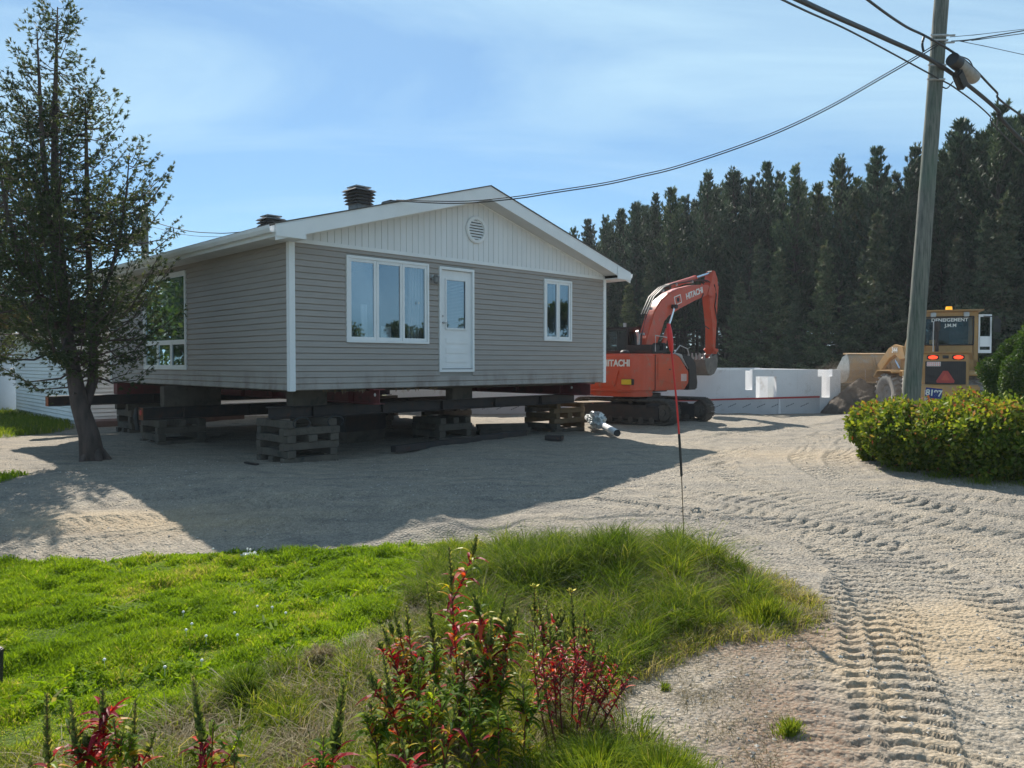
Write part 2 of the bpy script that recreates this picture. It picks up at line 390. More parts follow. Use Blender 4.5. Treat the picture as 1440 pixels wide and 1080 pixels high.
# wheel and crawler tracks pressed into the gravel: (photo points -> ground, width, lug pitch, chevron, depth)
TR = [
 ([(1172, 1150), (1173, 1080), (1174, 960), (1174, 880), (1182, 835), (1200, 800), (1215, 780)], .26, .150, 0.05, .050),
 ([(1238, 1150), (1228, 1080), (1220, 960), (1208, 880), (1208, 840), (1220, 810), (1240, 785)], .22, .150, .45, .042),
 ([(1330, 1180), (1310, 1080), (1288, 980), (1262, 900), (1235, 850), (1205, 810), (1160, 775), (1100, 748), (1000, 728)], .34, .150, .30, .045),
 ([(1475, 1150), (1430, 1060), (1380, 970), (1330, 900), (1280, 850), (1225, 805), (1150, 765), (1050, 735), (900, 715)], .42, .155, -.35, .034),
 ([(1560, 1100), (1480, 1000), (1400, 920), (1330, 860), (1260, 810), (1180, 770), (1060, 735)], .42, .16, .35, .032),
 ([(1600, 980), (1480, 900), (1400, 850), (1320, 805), (1240, 770), (1150, 742), (1000, 712)], .45, .17, -.3, .03),
 ([(1640, 900), (1500, 842), (1420, 805), (1340, 775), (1240, 745), (1100, 712), (980, 692), (900, 682)], .5, .17, .3, .03),
 ([(1600, 800), (1440, 762), (1300, 735), (1150, 705), (1050, 680), (1010, 655), (1040, 632), (1120, 620)], .5, .18, .2, .03),
 ([(1500, 745), (1350, 722), (1230, 695), (1160, 668), (1130, 645), (1150, 622), (1190, 606)], .5, .18, -.2, .035),
 ([(1440, 712), (1300, 695), (1210, 670), (1180, 648), (1190, 628), (1200, 615)], .5, .18, .2, .035),
 ([(-100, 770), (100, 745), (300, 722), (500, 705), (700, 688), (900, 668), (1050, 640), (1160, 610)], .5, .17, .5, .032),
 ([(-100, 800), (60, 775), (250, 755), (450, 738), (650, 715), (850, 690), (1000, 655)], .5, .17, -.5, .032),
 ([(-200, 730), (0, 715), (200, 700), (400, 685), (600, 668), (800, 650), (950, 625)], .5, .17, .4, .025),
 ([(860, 640), (950, 622), (1050, 612), (1150, 600), (1200, 592)], .5, .18, 0, .03),
 ([(1180, 1150), (1120, 820), (1060, 770), (960, 740), (800, 735)], .3, .16, .3, .018),
]
def track_height(X, Y, Z0):
    H = np.zeros_like(X); mask = np.zeros_like(X)
    for k, (pts, wd, pitch, chev, dep) in enumerate(TR):
        g = np.array(gp(pts)); Q = []
        for i in range(len(g)-1):            # Catmull-Rom
            p0 = g[max(i-1, 0)]; p1 = g[i]; p2 = g[i+1]; p3 = g[min(i+2, len(g)-1)]
            for t in np.linspace(0, 1, 6, endpoint=False):
                Q.append(.5*((2*p1)+(-p0+p2)*t+(2*p0-5*p1+4*p2-p3)*t*t+(-p0+3*p1-3*p2+p3)*t**3))
        Q.append(g[-1]); Q = np.array(Q)
        sel = np.where((X > Q[:, 0].min()-.6) & (X < Q[:, 0].max()+.6) & (Y > Q[:, 1].min()-.6) & (Y < Q[:, 1].max()+.6) & (Y < 32))
        x = X[sel]; y = Y[sel]; best = np.full(x.shape, 9.); arc = np.zeros_like(x); sd = np.zeros_like(x); L = 0
        for i in range(len(Q)-1):
            d = Q[i+1]-Q[i]; l = math.hypot(*d)
            if l < 1e-6: continue
            t = np.clip(((x-Q[i, 0])*d[0]+(y-Q[i, 1])*d[1])/l/l, 0, 1)
            px = x-Q[i, 0]-t*d[0]; py = y-Q[i, 1]-t*d[1]; dd = np.hypot(px, py)
            s = (px*d[1]-py*d[0])/l; m = dd < best
            best = np.where(m, dd, best); arc = np.where(m, L+t*l, arc); sd = np.where(m, s, sd); L += l
        wob = vnoise(x, y, 1.3, 40+k)*.05+vnoise(x, y, 5, 60+k)*.012
        ph = (arc+chev*np.abs(sd)+wob*.6+vnoise(x, y, 9, 80+k)*.008)/pitch
        lug = np.clip(3.6*np.sin(2*np.pi*ph)+1.9, -1, 1)
        prof = S(wd/2+.025, wd/2-.025, np.abs(sd+wob*.3))
        groove = np.exp(-(sd/.02)**2)*.5
        amp = .75+.7*vnoise(x, y, .8, 20+k)
        worn = np.clip(.8+1.5*vnoise(x, y, .9, 33+k)+.5*vnoise(x, y, 3.1, 53+k), .1, 1)
        dk = dep*np.clip(.75+y*.05, 1, 1.7)
        h = prof*(-dk*.5+dk*.62*lug*worn*(1-groove))*amp
        h += .5*dep*np.exp(-((np.abs(sd)-wd/2-.05)/.035)**2)*amp
        old = H[sel]; H[sel] = old*(1-.75*prof)+h; mask[sel] = np.maximum(mask[sel], prof)
    return H, mask
def micro(X, Y):
    h = vnoise(X, Y, .5, 1)*.10+vnoise(X, Y, 1.4, 2)*.05+vnoise(X, Y, 4, 3)*.02+vnoise(X, Y, 11, 4)*.010+vnoise(X, Y, 27, 5)*.007+vnoise(X, Y, 60, 6)*.004
    return h
ty = [2.4]
while ty[-1] < 11: ty.append(ty[-1]*1.0031)
while ty[-1] < 34: ty.append(ty[-1]*1.005)
while ty[-1] < 900: ty.append(ty[-1]*1.06)
yy = np.array([-300, -120, -50, -20, -8, -3, -1, 0, .7, 1.3, 1.9]+ty)
tt = np.concatenate([np.linspace(-6, -1.2, 14), np.linspace(-1.1, -.82, 12), np.linspace(-.8, .245, 230), np.linspace(.25, .8, 250), np.linspace(.82, 1.1, 12), np.linspace(1.2, 6, 14)])
YY, TT = np.meshgrid(yy, tt, indexing='ij'); XX = np.maximum(np.abs(YY), 2.4)*TT
H, tmask = track_height(XX, YY, 0)
gmask = inpoly(XX, YY, LAWN) | inpoly(XX, YY, TALL) | inpoly(XX, YY, ROUGH)
near = (YY < 40) & (YY > 1)
gm = np.zeros_like(XX)
jit = vnoise(XX, YY, 3, 8)*.5+vnoise(XX, YY, 9, 9)*.25
for poly in (LAWN, TALL, ROUGH):
    gm = np.maximum(gm, inpoly(XX+jit*.35, YY+jit*.35, poly).astype(float))
fr = inpoly(XX+jit*.5, YY+jit*.5, FRINGE).astype(float)
lg = np.maximum(inpoly(XX+jit*.6, YY+jit*.6, LEFTG).astype(float), inpoly(XX+jit*.6, YY+jit*.6, STRIP).astype(float))
H = H*(1-gm)
mic = micro(XX, YY)*np.where(near, 1, .3)*(1-.7*tmask)
# scraped heaps and the raised dirt by the works
heaps = np.zeros_like(XX)
for (u, v, a, r) in ((620, 742, .09, .35), (570, 748, .07, .3), (760, 738, .06, .4), (870, 640, .07, .5), (1215, 590, .15, 1.0), (1020, 612, .05, .6), (1110, 604, .05, .7), (960, 628, .05, .6), (100, 735, .05, .5), (380, 700, .05, .8)):
    gx, gy = G(u, v); heaps += a*np.exp(-((XX-gx)**2+((YY-gy)*1.0)**2)/r**2)*(1+.8*vnoise(XX, YY, 6, 12))
ZZ = zg(XX, YY)+H+mic+heaps
ZZ = np.where(YY > 60, ZZ-.2, ZZ)
# bare grey patch on the lower right of the verge, sand patch in the wheel tracks
def blob(u, v, rx, ry):
    gx, gy = G(u, v); return np.exp(-(((XX-gx)/rx)**2+((YY-gy)/ry)**2))
sand = np.clip(blob(1290, 890, .55, .55)+blob(1370, 915, .6, .45)+.7*blob(1360, 860, .5, .4)+.8*blob(1215, 960, .18, 1.2)+blob(200, 735, 1.6, .6)+.6*blob(1130, 640, 2, 1.4), 0, 1)
dryb = np.clip(blob(1080, 900, .5, .35)+blob(1110, 990, .3, .6)+blob(1010, 890, .8, .25)+blob(1100, 1060, .4, .4)+blob(455, 935, .35, .25)+blob(490, 850, .3, .25)+.8*blob(560, 960, .3, .3), 0, 1)
nr, nc = XX.shape
idx = np.arange(nr*nc).reshape(nr, nc)
F = np.stack([idx[:-1, :-1], idx[:-1, 1:], idx[1:, 1:], idx[1:, :-1]], -1).reshape(-1, 4)
m, nt, out = newmat('gravel_yard')
tc = nd(nt, 'TexCoord'); co = tc.outputs['Object']
def attr(n):
    a = nd(nt, 'Attribute'); a.attribute_name = n; return a.outputs['Fac']
n_big = noise(nt, co, .45, 5, .6); n_mid = noise(nt, co, 3.5, 6, .65); n_fine = noise(nt, co, 38, 5, .75)
vo = nd(nt, 'TexVoronoi'); vo.inputs['Scale'].default_value = 34; nt.links.new(co, vo.inputs['Vector'])
vo2 = nd(nt, 'TexVoronoi'); vo2.inputs['Scale'].default_value = 90; nt.links.new(co, vo2.inputs['Vector'])
c = ramp(nt, n_mid, [(.3, (.15, .13, .105)), (.5, (.32, .28, .225)), (.7, (.50, .43, .33))])
c = mixc(nt, ramp(nt, n_big, [(.35, (0, 0, 0)), (.7, (.7, .7, .7))]), c, (.235, .225, .21))
c = mixc(nt, .38, c, ramp(nt, vo.outputs['Color'], [(0, (.12, .115, .11)), (.45, (.27, .25, .22)), (.8, (.42, .39, .34)), (1, (.6, .57, .52))]))
c = mixc(nt, .35, c, ramp(nt, vo2.outputs['Color'], [(0, (.1, .095, .09)), (.5, (.29, .27, .24)), (1, (.6, .57, .52))]))
c = mixc(nt, .5, c, ramp(nt, n_fine, [(.3, (.3, .3, .3)), (.55, (1, 1, 1)), (.8, (1.4, 1.37, 1.3))]), 'MULTIPLY')
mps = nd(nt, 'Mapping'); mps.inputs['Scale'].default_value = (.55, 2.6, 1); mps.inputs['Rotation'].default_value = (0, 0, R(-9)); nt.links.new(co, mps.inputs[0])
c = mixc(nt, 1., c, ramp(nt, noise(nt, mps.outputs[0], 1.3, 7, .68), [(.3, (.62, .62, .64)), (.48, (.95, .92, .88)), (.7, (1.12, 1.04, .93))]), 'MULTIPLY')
c = mixc(nt, math_(nt, 'MULTIPLY', attr('sand'), .8), c, mixc(nt, .5, (.5, .36, .2), c))
c = mixc(nt, math_(nt, 'MULTIPLY', attr('dry'), ramp(nt, n_fine, [(.4, (.2, .2, .2)), (.6, (1, 1, 1))])), c, (.2, .13, .09))
soil = ramp(nt, noise(nt, co, 14, 6, .7), [(.35, (.06, .095, .014)), (.6, (.10, .15, .02)), (.78, (.17, .14, .07))])
c = mixc(nt, attr('grass'), c, soil)
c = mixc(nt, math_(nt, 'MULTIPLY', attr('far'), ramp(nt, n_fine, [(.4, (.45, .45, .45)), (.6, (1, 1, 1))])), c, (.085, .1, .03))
b = nd(nt, 'BsdfPrincipled'); b.inputs['Roughness'].default_value = .95; b.inputs['Specular IOR Level'].default_value = .2
nt.links.new(c, b.inputs['Base Color'])
hh = math_(nt, 'ADD', math_(nt, 'MULTIPLY', n_fine, .6), math_(nt, 'ADD', math_(nt, 'MULTIPLY', vo.outputs['Distance'], -1.0), math_(nt, 'MULTIPLY', n_mid, .8)))
nt.links.new(bump(nt, hh, .8, .022), b.inputs['Normal']); nt.links.new(b.outputs[0], out.inputs[0]); M['ground'] = m
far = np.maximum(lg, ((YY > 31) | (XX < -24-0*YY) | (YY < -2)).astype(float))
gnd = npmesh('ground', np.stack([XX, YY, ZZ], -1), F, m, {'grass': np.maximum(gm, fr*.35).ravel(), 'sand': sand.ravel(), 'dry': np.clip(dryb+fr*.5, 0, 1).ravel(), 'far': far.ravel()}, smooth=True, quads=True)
tag(gnd, kind='structure')

# loose stones in the gravel
def stones(n, area, smin, smax, name, label):
    r = np.random.default_rng(5)
    base = np.array([(1, 0, 0), (-1, 0, 0), (0, 1, 0), (0, -1, 0), (0, 0, .7), (0, 0, -.7)], float)
    tris = np.array([(0, 2, 4), (2, 1, 4), (1, 3, 4), (3, 0, 4), (2, 0, 5), (1, 2, 5), (3, 1, 5), (0, 3, 5)])
    d = area(r, n); x, y = d; keep = ~(inpoly(x, y, LAWN) | inpoly(x, y, TALL) | inpoly(x, y, ROUGH)); x = x[keep]; y = y[keep]; n = len(x)
    s = smin*(smax/smin)**(r.random(n)**2.6)
    th, mk = track_height(x.copy(), y.copy(), 0)
    z = zg(x, y)+th+micro(x, y)*(1-.5*mk)
    a = r.random(n)*6.28; V = base[None]*(.6+.8*r.random((n, 6, 1)))*s[:, None, None]
    ca, sa = np.cos(a), np.sin(a)
    vx = V[..., 0]*ca[:, None]-V[..., 1]*sa[:, None]; vy = V[..., 0]*sa[:, None]+V[..., 1]*ca[:, None]
    W = np.stack([vx+x[:, None], vy+y[:, None], V[..., 2]+z[:, None]+s[:, None]*.15], -1)
    T = tris[None]+(np.arange(n)*6)[:, None, None]
    mm = M.get('stone') or leafmat('loose_stone', [(0, (.2, .19, .18)), (.5, (.36, .34, .31)), (1, (.52, .49, .44))], 0, .9, .2)
    M['stone'] = mm
    o = npmesh(name, W, T, mm, np.repeat(r.random(n), 6)); tag(o, label, 'stones', kind='stuff')
def near_area(r, n):
    y = 3.2*(15/3.2)**r.random(n); x = (r.random(n)*1.5-.72)*y
    return x, y
stones(15000, near_area, .004, .017, 'gravel_stones', 'loose grey and beige stones scattered over the rutted gravel yard')

# ------------------------------------------------------------------ grass
def blades(name, x, y, h, w, lean, mat, label, tone=None, seed=0, bend=.5, cat='grass', kind='stuff', zoff=0, parent=None, dirr=None):
    r = np.random.default_rng(seed); n = len(x)
    z = zg(x, y)+micro(x, y)-.012+zoff
    a = r.random(n)*2*np.pi; la = (r.random(n)*2*np.pi) if dirr is None else dirr+r.normal(0, .6, n)
    ln = lean*np.abs(r.normal(1, .45, n)); wx = np.cos(a)*w/2; wy = np.sin(a)*w/2
    lx = np.cos(la)*ln; ly = np.sin(la)*ln
    c = np.stack([x, y, z], -1); up = np.array([0, 0, 1.])
    W = np.stack([wx, wy, 0*wx], -1); Ld = np.stack([lx, ly, 0*lx], -1)
    hh = h[:, None]
    p0 = c-W; p1 = c+W; m1 = c+up*hh*.55+Ld*hh*(.22*bend); p2 = m1-W*.8; p3 = m1+W*.8
    q = c+up*hh*.88+Ld*hh*.62; p4 = q-W*.45; p5 = q+W*.45
    tip = c+up*hh*(1-.25*ln[:, None])+Ld*hh*1.0
    V = np.stack([p0, p1, p2, p3, p4, p5, tip], 1)
    T = np.array([(0, 1, 3), (0, 3, 2), (2, 3, 5), (2, 5, 4), (4, 5, 6)])[None]+(np.arange(n)*7)[:, None, None]
    t = r.random(n) if tone is None else np.clip(tone+r.normal(0, .19, n), 0, 1)
    o = npmesh(name, V, T, mat, np.repeat(t, 7), parent=parent)
    if parent is None: tag(o, label, cat, kind=kind)
    return o
def scatter(poly, n, seed, pad=.0, xr=None, yr=None, fall=1.3):
    r = np.random.default_rng(seed); p = np.array(poly)
    x0, x1 = xr or (p[:, 0].min()-pad, p[:, 0].max()+pad); y0, y1 = yr or (p[:, 1].min()-pad, p[:, 1].max()+pad)
    X = []; Y = []; got = 0
    while got < n:
        k = n*3; x = x0+(x1-x0)*r.random(k); y = y0+(y1-y0)*r.random(k)
        keep = (r.random(k) < (3.2/np.maximum(y, 2.5))**fall) & (np.abs(x) < .80*y+.5)
        x = x[keep]; y = y[keep]
        jj = vnoise(x, y, 3, 8)*.5+vnoise(x, y, 9, 9)*.25
        q = inpoly(x+jj*.3, y+jj*.3, poly); X.append(x[q]); Y.append(y[q]); got += int(q.sum())
        if q.sum() == 0: break
    x = np.concatenate(X)[:n]; y = np.concatenate(Y)[:n]; return x, y
def bare(x, y):
    "how bare the turf is at a place: worn spots near the rough edge"
    b = np.zeros_like(x)
    for (u, v, r_) in ((488, 848, .24), (395, 852, .13), (520, 900, .22), (452, 935, .22), (20, 1035, .12), (590, 935, .2), (250, 932, .09), (1050, 870, .3)):
        gx, gy = G(u, v); b = np.maximum(b, np.exp(-((x-gx)**2+(y-gy)**2)/r_**2))
    return b
x, y = scatter(LAWN, 230000, 1)
tone = .48+.8*vnoise(x, y, .7, 31)+.6*vnoise(x, y, 3.2, 32)+.3*vnoise(x, y, 11, 35)
k = rng.random(len(x)) > bare(x, y)*1.15; x = x[k]; y = y[k]; tone = tone[k]
h = (.045+.05*rng.random(len(x)))*(.85+1.0*vnoise(x, y, 2.2, 33)+1.4*vnoise(x, y, 6, 34)); h = np.clip(h, .02, .2)
w = .0045+.0011*y*rng.random(len(x))
blades('lawn_grass', x, y, h, w, .5, M['lawn'], 'short bright green lawn grass in front of the gravel yard', tone, 2)
# white clover heads and dandelion leaves on the lawn
x, y = scatter(LAWN, 9000, 77); tone = rng.random(len(x))*.7
k = (vnoise(x, y, 2.5, 71) > .12); x = x[k]; y = y[k]; tone = tone[k]
blades('lawn_weeds', x, y, .04+.05*rng.random(len(x)), .018+.02*rng.random(len(x)), 1.3, M['lawn'], 'flat broad leaved weeds growing between the lawn grass', tone, 3, cat='weeds')

def clumps(poly, nc, nb, seed, hr, lean, spread, mat, name, label, tone0=.5, wr=(.004, .008), fall=1.0):
    r = np.random.default_rng(seed); cx, cy = scatter(poly, nc, seed, fall=fall)
    i = r.integers(0, len(cx), nb); rad = spread*np.sqrt(r.random(nb)); an = r.random(nb)*6.283
    x = cx[i]+rad*np.cos(an); y = cy[i]+rad*np.sin(an)
    hs = (hr[0]+(hr[1]-hr[0])*r.random(len(cx)))[i]*(.35+.85*r.random(nb))*(1.1-.55*(rad/spread)**2)
    ct = (tone0+.4*(r.random(len(cx))-.5))[i]
    hs *= (1-.7*bare(x, y))
    blades(name, x, y, hs, wr[0]+(wr[1]-wr[0])*r.random(nb), lean, mat, label, ct, seed+1, dirr=an+r.normal(0, .7, nb))
clumps(TALL, 210, 60000, 11, (.06, .36), .95, .13, M['tall'], 'tall_grass', 'tall arching green grass tussocks on the mound beside the gravel yard', .36)
clumps(TALL, 300, 20000, 13, (.06, .26), 1.2, .2, M['dry'], 'dry_grass', 'pale dead grass stalks between the tall green tussocks', .35)
clumps(DARKTUFT, 40, 12000, 15, (.2, .38), .6, .14, M['tall'], 'dark_tussocks', 'darker thick grass tussocks round the hollow in the mound', .12)
clumps(FRINGE, 200, 9000, 17, (.03, .14), .8, .12, M['tall'], 'fringe_grass', 'thin yellowish grass creeping out over the gravel edge', .8)
clumps(ROUGH, 420, 42000, 19, (.05, .24), .75, .12, M['tall'], 'rough_grass', 'rough unmown grass along the bottom of the picture', .5, fall=1.6)
clumps(ROUGH, 420, 52000, 21, (.05, .18), 1.3, .17, M['dry'], 'matted_grass', 'matted straw coloured dead grass lying on the rough verge', .5, fall=1.2)
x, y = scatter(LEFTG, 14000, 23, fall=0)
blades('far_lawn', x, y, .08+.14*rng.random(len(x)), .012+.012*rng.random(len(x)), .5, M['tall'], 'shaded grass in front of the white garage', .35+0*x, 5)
x, y = scatter(STRIP, 1500, 24, fall=0)
blades('strip_grass', x, y, .04+.07*rng.random(len(x)), .01+.01*rng.random(len(x)), .5, M['lawn'], 'thin grass strip under the leaning cedar', .4+0*x, 6)
BAREP = gp([(885, 900), (1000, 885), (1135, 860), (1142, 1000), (1140, 1085), (1010, 1085), (930, 1010), (870, 960)])
clumps(BAREP, 150, 9000, 61, (.015, .05), 1.6, .13, M['dry'], 'dead_litter', 'brown dead grass litter lying on the bare grey patch', .15, (.002, .005))
clumps(FRINGE, 120, 7000, 63, (.03, .12), 1.2, .12, M['dry'], 'fringe_litter', 'dead brown grass along the foot of the mound', .4)
def tuft(u, v, n, hr, spread, label, seed, tone=.55, mat='tall', w=(.004, .007)):
    gx, gy = G(u, v); r = np.random.default_rng(seed); rad = spread*np.minimum(1.6, np.abs(r.normal(0, .6, n))); an = r.random(n)*6.283; rad = rad*(1+.3*np.sin(an*3+seed)+.2*np.sin(an*7))
    root = thing('grass_tuft', label, 'grass tuft', (gx, gy, float(zg(gx, gy))))
    x = gx+rad*np.cos(an); y = gy+rad*np.sin(an)
    o = blades('blades', x, y, (hr[0]+(hr[1]-hr[0])*r.random(n))*np.clip(1.15-.7*(rad/spread), .2, 1), w[0]+(w[1]-w[0])*r.random(n), .4, M[mat], '', tone+0*x, seed, dirr=an, parent=root)
    o.location = (-gx, -gy, -float(zg(gx, gy)))
tuft(930, 1135, 5500, (.10, .30), .36, 'dense fresh green grass tuft at the bottom edge beside the grey bare patch', 41, .4)
tuft(840, 1130, 5500, (.12, .32), .42, 'tall green grass tuft under the red leaved bush at the bottom edge', 42, .35)
tuft(1112, 1025, 500, (.05, .12), .09, 'small isolated green grass tuft in the bare patch near the wheel rut', 43, .5)
tuft(935, 965, 160, (.03, .08), .05, 'tiny green sprout in the middle of the bare grey patch', 44, .4)
tuft(345, 985, 2200, (.1, .24), .22, 'dark green rounded tussock at the lower edge of the lawn', 45, .15)
tuft(1075, 872, 1500, (.08, .24), .3, 'grass tuft at the right tip of the mound', 46, .5)
tuft(452, 945, 1300, (.08, .2), .17, 'ring shaped nest of dead straw grass at the lawn edge', 47, .4, 'dry')
# ------------------------------------------------------------------ the raised house
HX, HY, HRZ = -3.95, 13.72, math.atan2(.703, .711)
HU = Vector((math.cos(HRZ), math.sin(HRZ), 0)); HV = Vector((-math.sin(HRZ), math.cos(HRZ), 0))
def hw(u, v, z=0): return Vector((HX, HY, z))+HU*u+HV*v
W_, D_, ZB, ZT = 8.94, 9.6, 1.31, 3.99
house = thing('raised_house', 'grey beige vinyl sided bungalow jacked up on steel beams and timber cribs', 'house', (HX, HY, 0), HRZ)
OPEN_F = [(1.143, 3.113, 2.2, 3.84), (3.388, 4.363, 1.617, 3.825), (6.598, 7.6, 2.34, 3.816)]
OPEN_L = [(4.54, 7.1, 1.66, 3.84)]
rs_ = random.Random(17)
def siding(opens, length, place, name):
    mb = MB(); e = .1115; n = int(round((ZT-ZB)/e)); e = (ZT-ZB)/n
    for i in range(n):
        z0 = ZB+i*e; z1 = z0+e
        cuts = [(a+.03, b-.03) for a, b, c, d in opens if z1 > c+.02 and z0 < d-.02]
        xs = [0]; 
        for a, b in sorted(cuts): xs += [a, b]
        xs.append(length)
        for k in range(0, len(xs), 2):
            a, b = xs[k], xs[k+1]
            joints = [a]+sorted(rs_.uniform(a+.4, b-.4) for _ in range(int((b-a)/3.0)) if b-a > 1)+[b]
            # face of one lap: bottom edge stands out, a small lip underneath, a crease at half height
            prof = [(.001, z0+.004), (.005, z0), (.024, z0+.013), (.025, z0+.02), (.016, z0+e*.55), (.018, z0+e*.57), (.004, z1)]
            for jj in range(len(joints)-1):
                vs = []; a_, b_ = joints[jj], joints[jj+1]; o_ = .0022*(jj % 2); w1, w2 = rs_.uniform(-.001, .001), rs_.uniform(-.001, .001)
                for (d, z) in prof: vs += [place(a_, d+o_+w1, z), place(b_, d+o_+w2, z)]
                mb.add(vs, [(2*j, 2*j+1, 2*j+3, 2*j+2) for j in range(len(prof)-1)])
    return mb.build(name, M['siding'], house)
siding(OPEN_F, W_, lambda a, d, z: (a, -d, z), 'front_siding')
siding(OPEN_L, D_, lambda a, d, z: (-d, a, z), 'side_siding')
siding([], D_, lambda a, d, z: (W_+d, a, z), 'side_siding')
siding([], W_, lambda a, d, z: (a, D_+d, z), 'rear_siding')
# shell behind the siding (rooms)
mb = MB()
def wall_with_holes(opens, L, f):
    xs = sorted({0, L, *[a for o in opens for a in o[:2]]}); 
    for i in range(len(xs)-1):
        a, b = xs[i], xs[i+1]; o = [q for q in opens if q[0] <= a+1e-6 and q[1] >= b-1e-6]
        if not o: mb.b2(*f(a, b, ZB, ZT))
        else: mb.b2(*f(a, b, ZB, o[0][2])); mb.b2(*f(a, b, o[0][3], ZT))
wall_with_holes(OPEN_F, W_, lambda a, b, z0, z1: ((a, .004, z0), (b, .12, z1)))
wall_with_holes(OPEN_L, D_, lambda a, b, z0, z1: ((.004, max(a, .124), z0), (.12, min(b, D_-.124), z1)))
mb.b2((W_-.12, .124, ZB), (W_-.004, D_-.124, ZT)); mb.b2((.004, D_-.12, ZB), (W_-.004, D_-.004, ZT))
mb.b2((3.2, .2, ZB+.02), (3.27, 5, ZT)); mb.b2((.2, 5.2, ZB+.02), (W_-.2, 5.27, ZT))
mb.build('inner_walls', M['wallin'], house)
mb = MB(); mb.b2((.01, .01, ZB-.004), (W_-.01, D_-.01, ZB+.06)); mb.b2((.13, .13, ZT-.05), (W_-.13, D_-.13, ZT-.01))
mb.build('floor_deck', M['dark'], house)
mb = MB()
for k in range(24):
    mb.b2((.15, .2+k*.4, ZB-.001-.19*0-.05), (W_-.15, .24+k*.4, ZB-.006))
mb.build('floor_joist', M['timber'], house)
r = random.Random(3); mb = MB()
for k in range(26):   # torn insulation hanging under the front edge
    u = r.choice([r.uniform(.6, 1.6), r.uniform(2.1, 3.4)]); l = r.uniform(.03, .10)
    mb.add([(u, .05, ZB-.003), (u+.05, .05, ZB-.003), (u+.03, .06, ZB-l)], [(0, 1, 2)])
mb.build('torn_insulation', M['timber2'], house)
# trim
mb = MB()
for (x, y) in ((0, 0), (W_, 0), (0, D_), (W_, D_)):
    sx = -1 if x == 0 else 1; sy = -1 if y == 0 else 1
    mb.b2((x+sx*.030, y+sy*.03, ZB-.012), (x-sx*.085, y-sy*.085, ZT-.002))
    o = mb.build('corner_post', M['white'], house, .006); mb = MB()
mb = MB(); mb.b2((.087, -.034, ZT-.03), (W_-.087, .003, ZT+.04)); mb.build('frieze_board', M['white'], house, .004)
# roof
OV, RO, XE = .5, .45, W_+.5
SL = (5.587-4.16)/(W_/2+.5)
def rz_(x): return 4.16+SL*(min(x, W_-x)+.5)
xm = W_/2; y0, y1 = -RO, D_+RO
def slab(xa, xb, t0, t1, ya, yb, mb, M_=None):
    "sloped slab between heights rz+t0 and rz+t1"
    za, zb = rz_(xa), rz_(xb)
    mb.prism([(xa, za+t0), (xb, zb+t0), (xb, zb+t1), (xa, za+t1)], ya, yb)
mb = MB(); slab(-.53, xm, 0.002, .022, y0-.02, y1+.02, mb); slab(xm, W_+.53, 0.002, .022, y0-.02, y1+.02, mb)
roof = mb.build('roof', M['shingle'], house)
mb = MB(); slab(-.5, xm, -.12, -.002, y0+.03, y1-.03, mb); slab(xm, W_+.5, -.12, -.002, y0+.03, y1-.03, mb); mb.build('roof_deck', M['timber'], roof)
FH = .275
for ya, yb in ((y0, y0+.028), (y1-.028, y1)):
    mb = MB()
    mb.prism([(-.5, rz_(-.5)-.0), (xm, rz_(xm)), (xm, rz_(xm)-FH), (-.5, rz_(-.5)-FH)], ya, yb)
    mb.prism([(xm, rz_(xm)), (W_+.5, rz_(W_+.5)), (W_+.5, rz_(W_+.5)-FH), (xm, rz_(xm)-FH)], ya, yb)
    f = mb.build('gable_fascia', M['white'], roof)
mb = MB()     # sloped soffit under the front rake and boxed corners
for ya, yb in ((y0+.03, .0), (D_+.02, y1-.03)):
    mb = MB(); slab(.04, xm, -FH+.012, -FH+.022, ya, yb, mb); slab(xm, W_-.04, -FH+.012, -FH+.022, ya, yb, mb); mb.build('rake_soffit', M['soffit'], roof)
for xa, xb in ((-.498, .06), (W_-.06, W_+.498)):
    mb = MB()
    mb.b2((xa, y0+.029, 3.955), (xb, .0-.036, 3.985))
    e = -.5 if xa < 0 else W_+.5; i = .06 if xa < 0 else W_-.06
    mb.prism([(e, 3.955), (i, 3.955), (i, rz_(i)-.03), (e, rz_(e)-.03)], y0-.004, y0-.022)
    mb.build('eave_return', M['white'], roof)
mb = MB(); mb.b2((-.47, .0-.036, 3.96), (-.032, y1-.04, 3.975)); mb.b2((W_+.032, -.036, 3.96), (W_+.47, y1-.04, 3.975)); 
mb.build('eave_soffit', M['soffit'], roof)
mb = MB()
for s, e in ((-1, -.5), (1, W_+.5)):
    mb.b2((e, y0+.03, 3.95), (e-s*.028, y1-.03, rz_(-.5)-.01))
mb.build('eave_fascia', M['white'], roof)
for s, e in ((-1, -.502), (1, W_+.502)):
    prof = [(0, 0), (0, -.11), (.03*s, -.125), (.085*s, -.12), (.115*s, -.06), (.12*s, -.005), (.105*s, -.005), (.1*s, -.05), (.075*s, -.105), (.03*s, -.108), (.012*s, -.1), (.012*s, 0)]
    mb = MB(); mb.prism([(e+a, 4.135+b) for a, b in prof], y0+.02, y1-.02); mb.build('gutter', M['white'], roof)
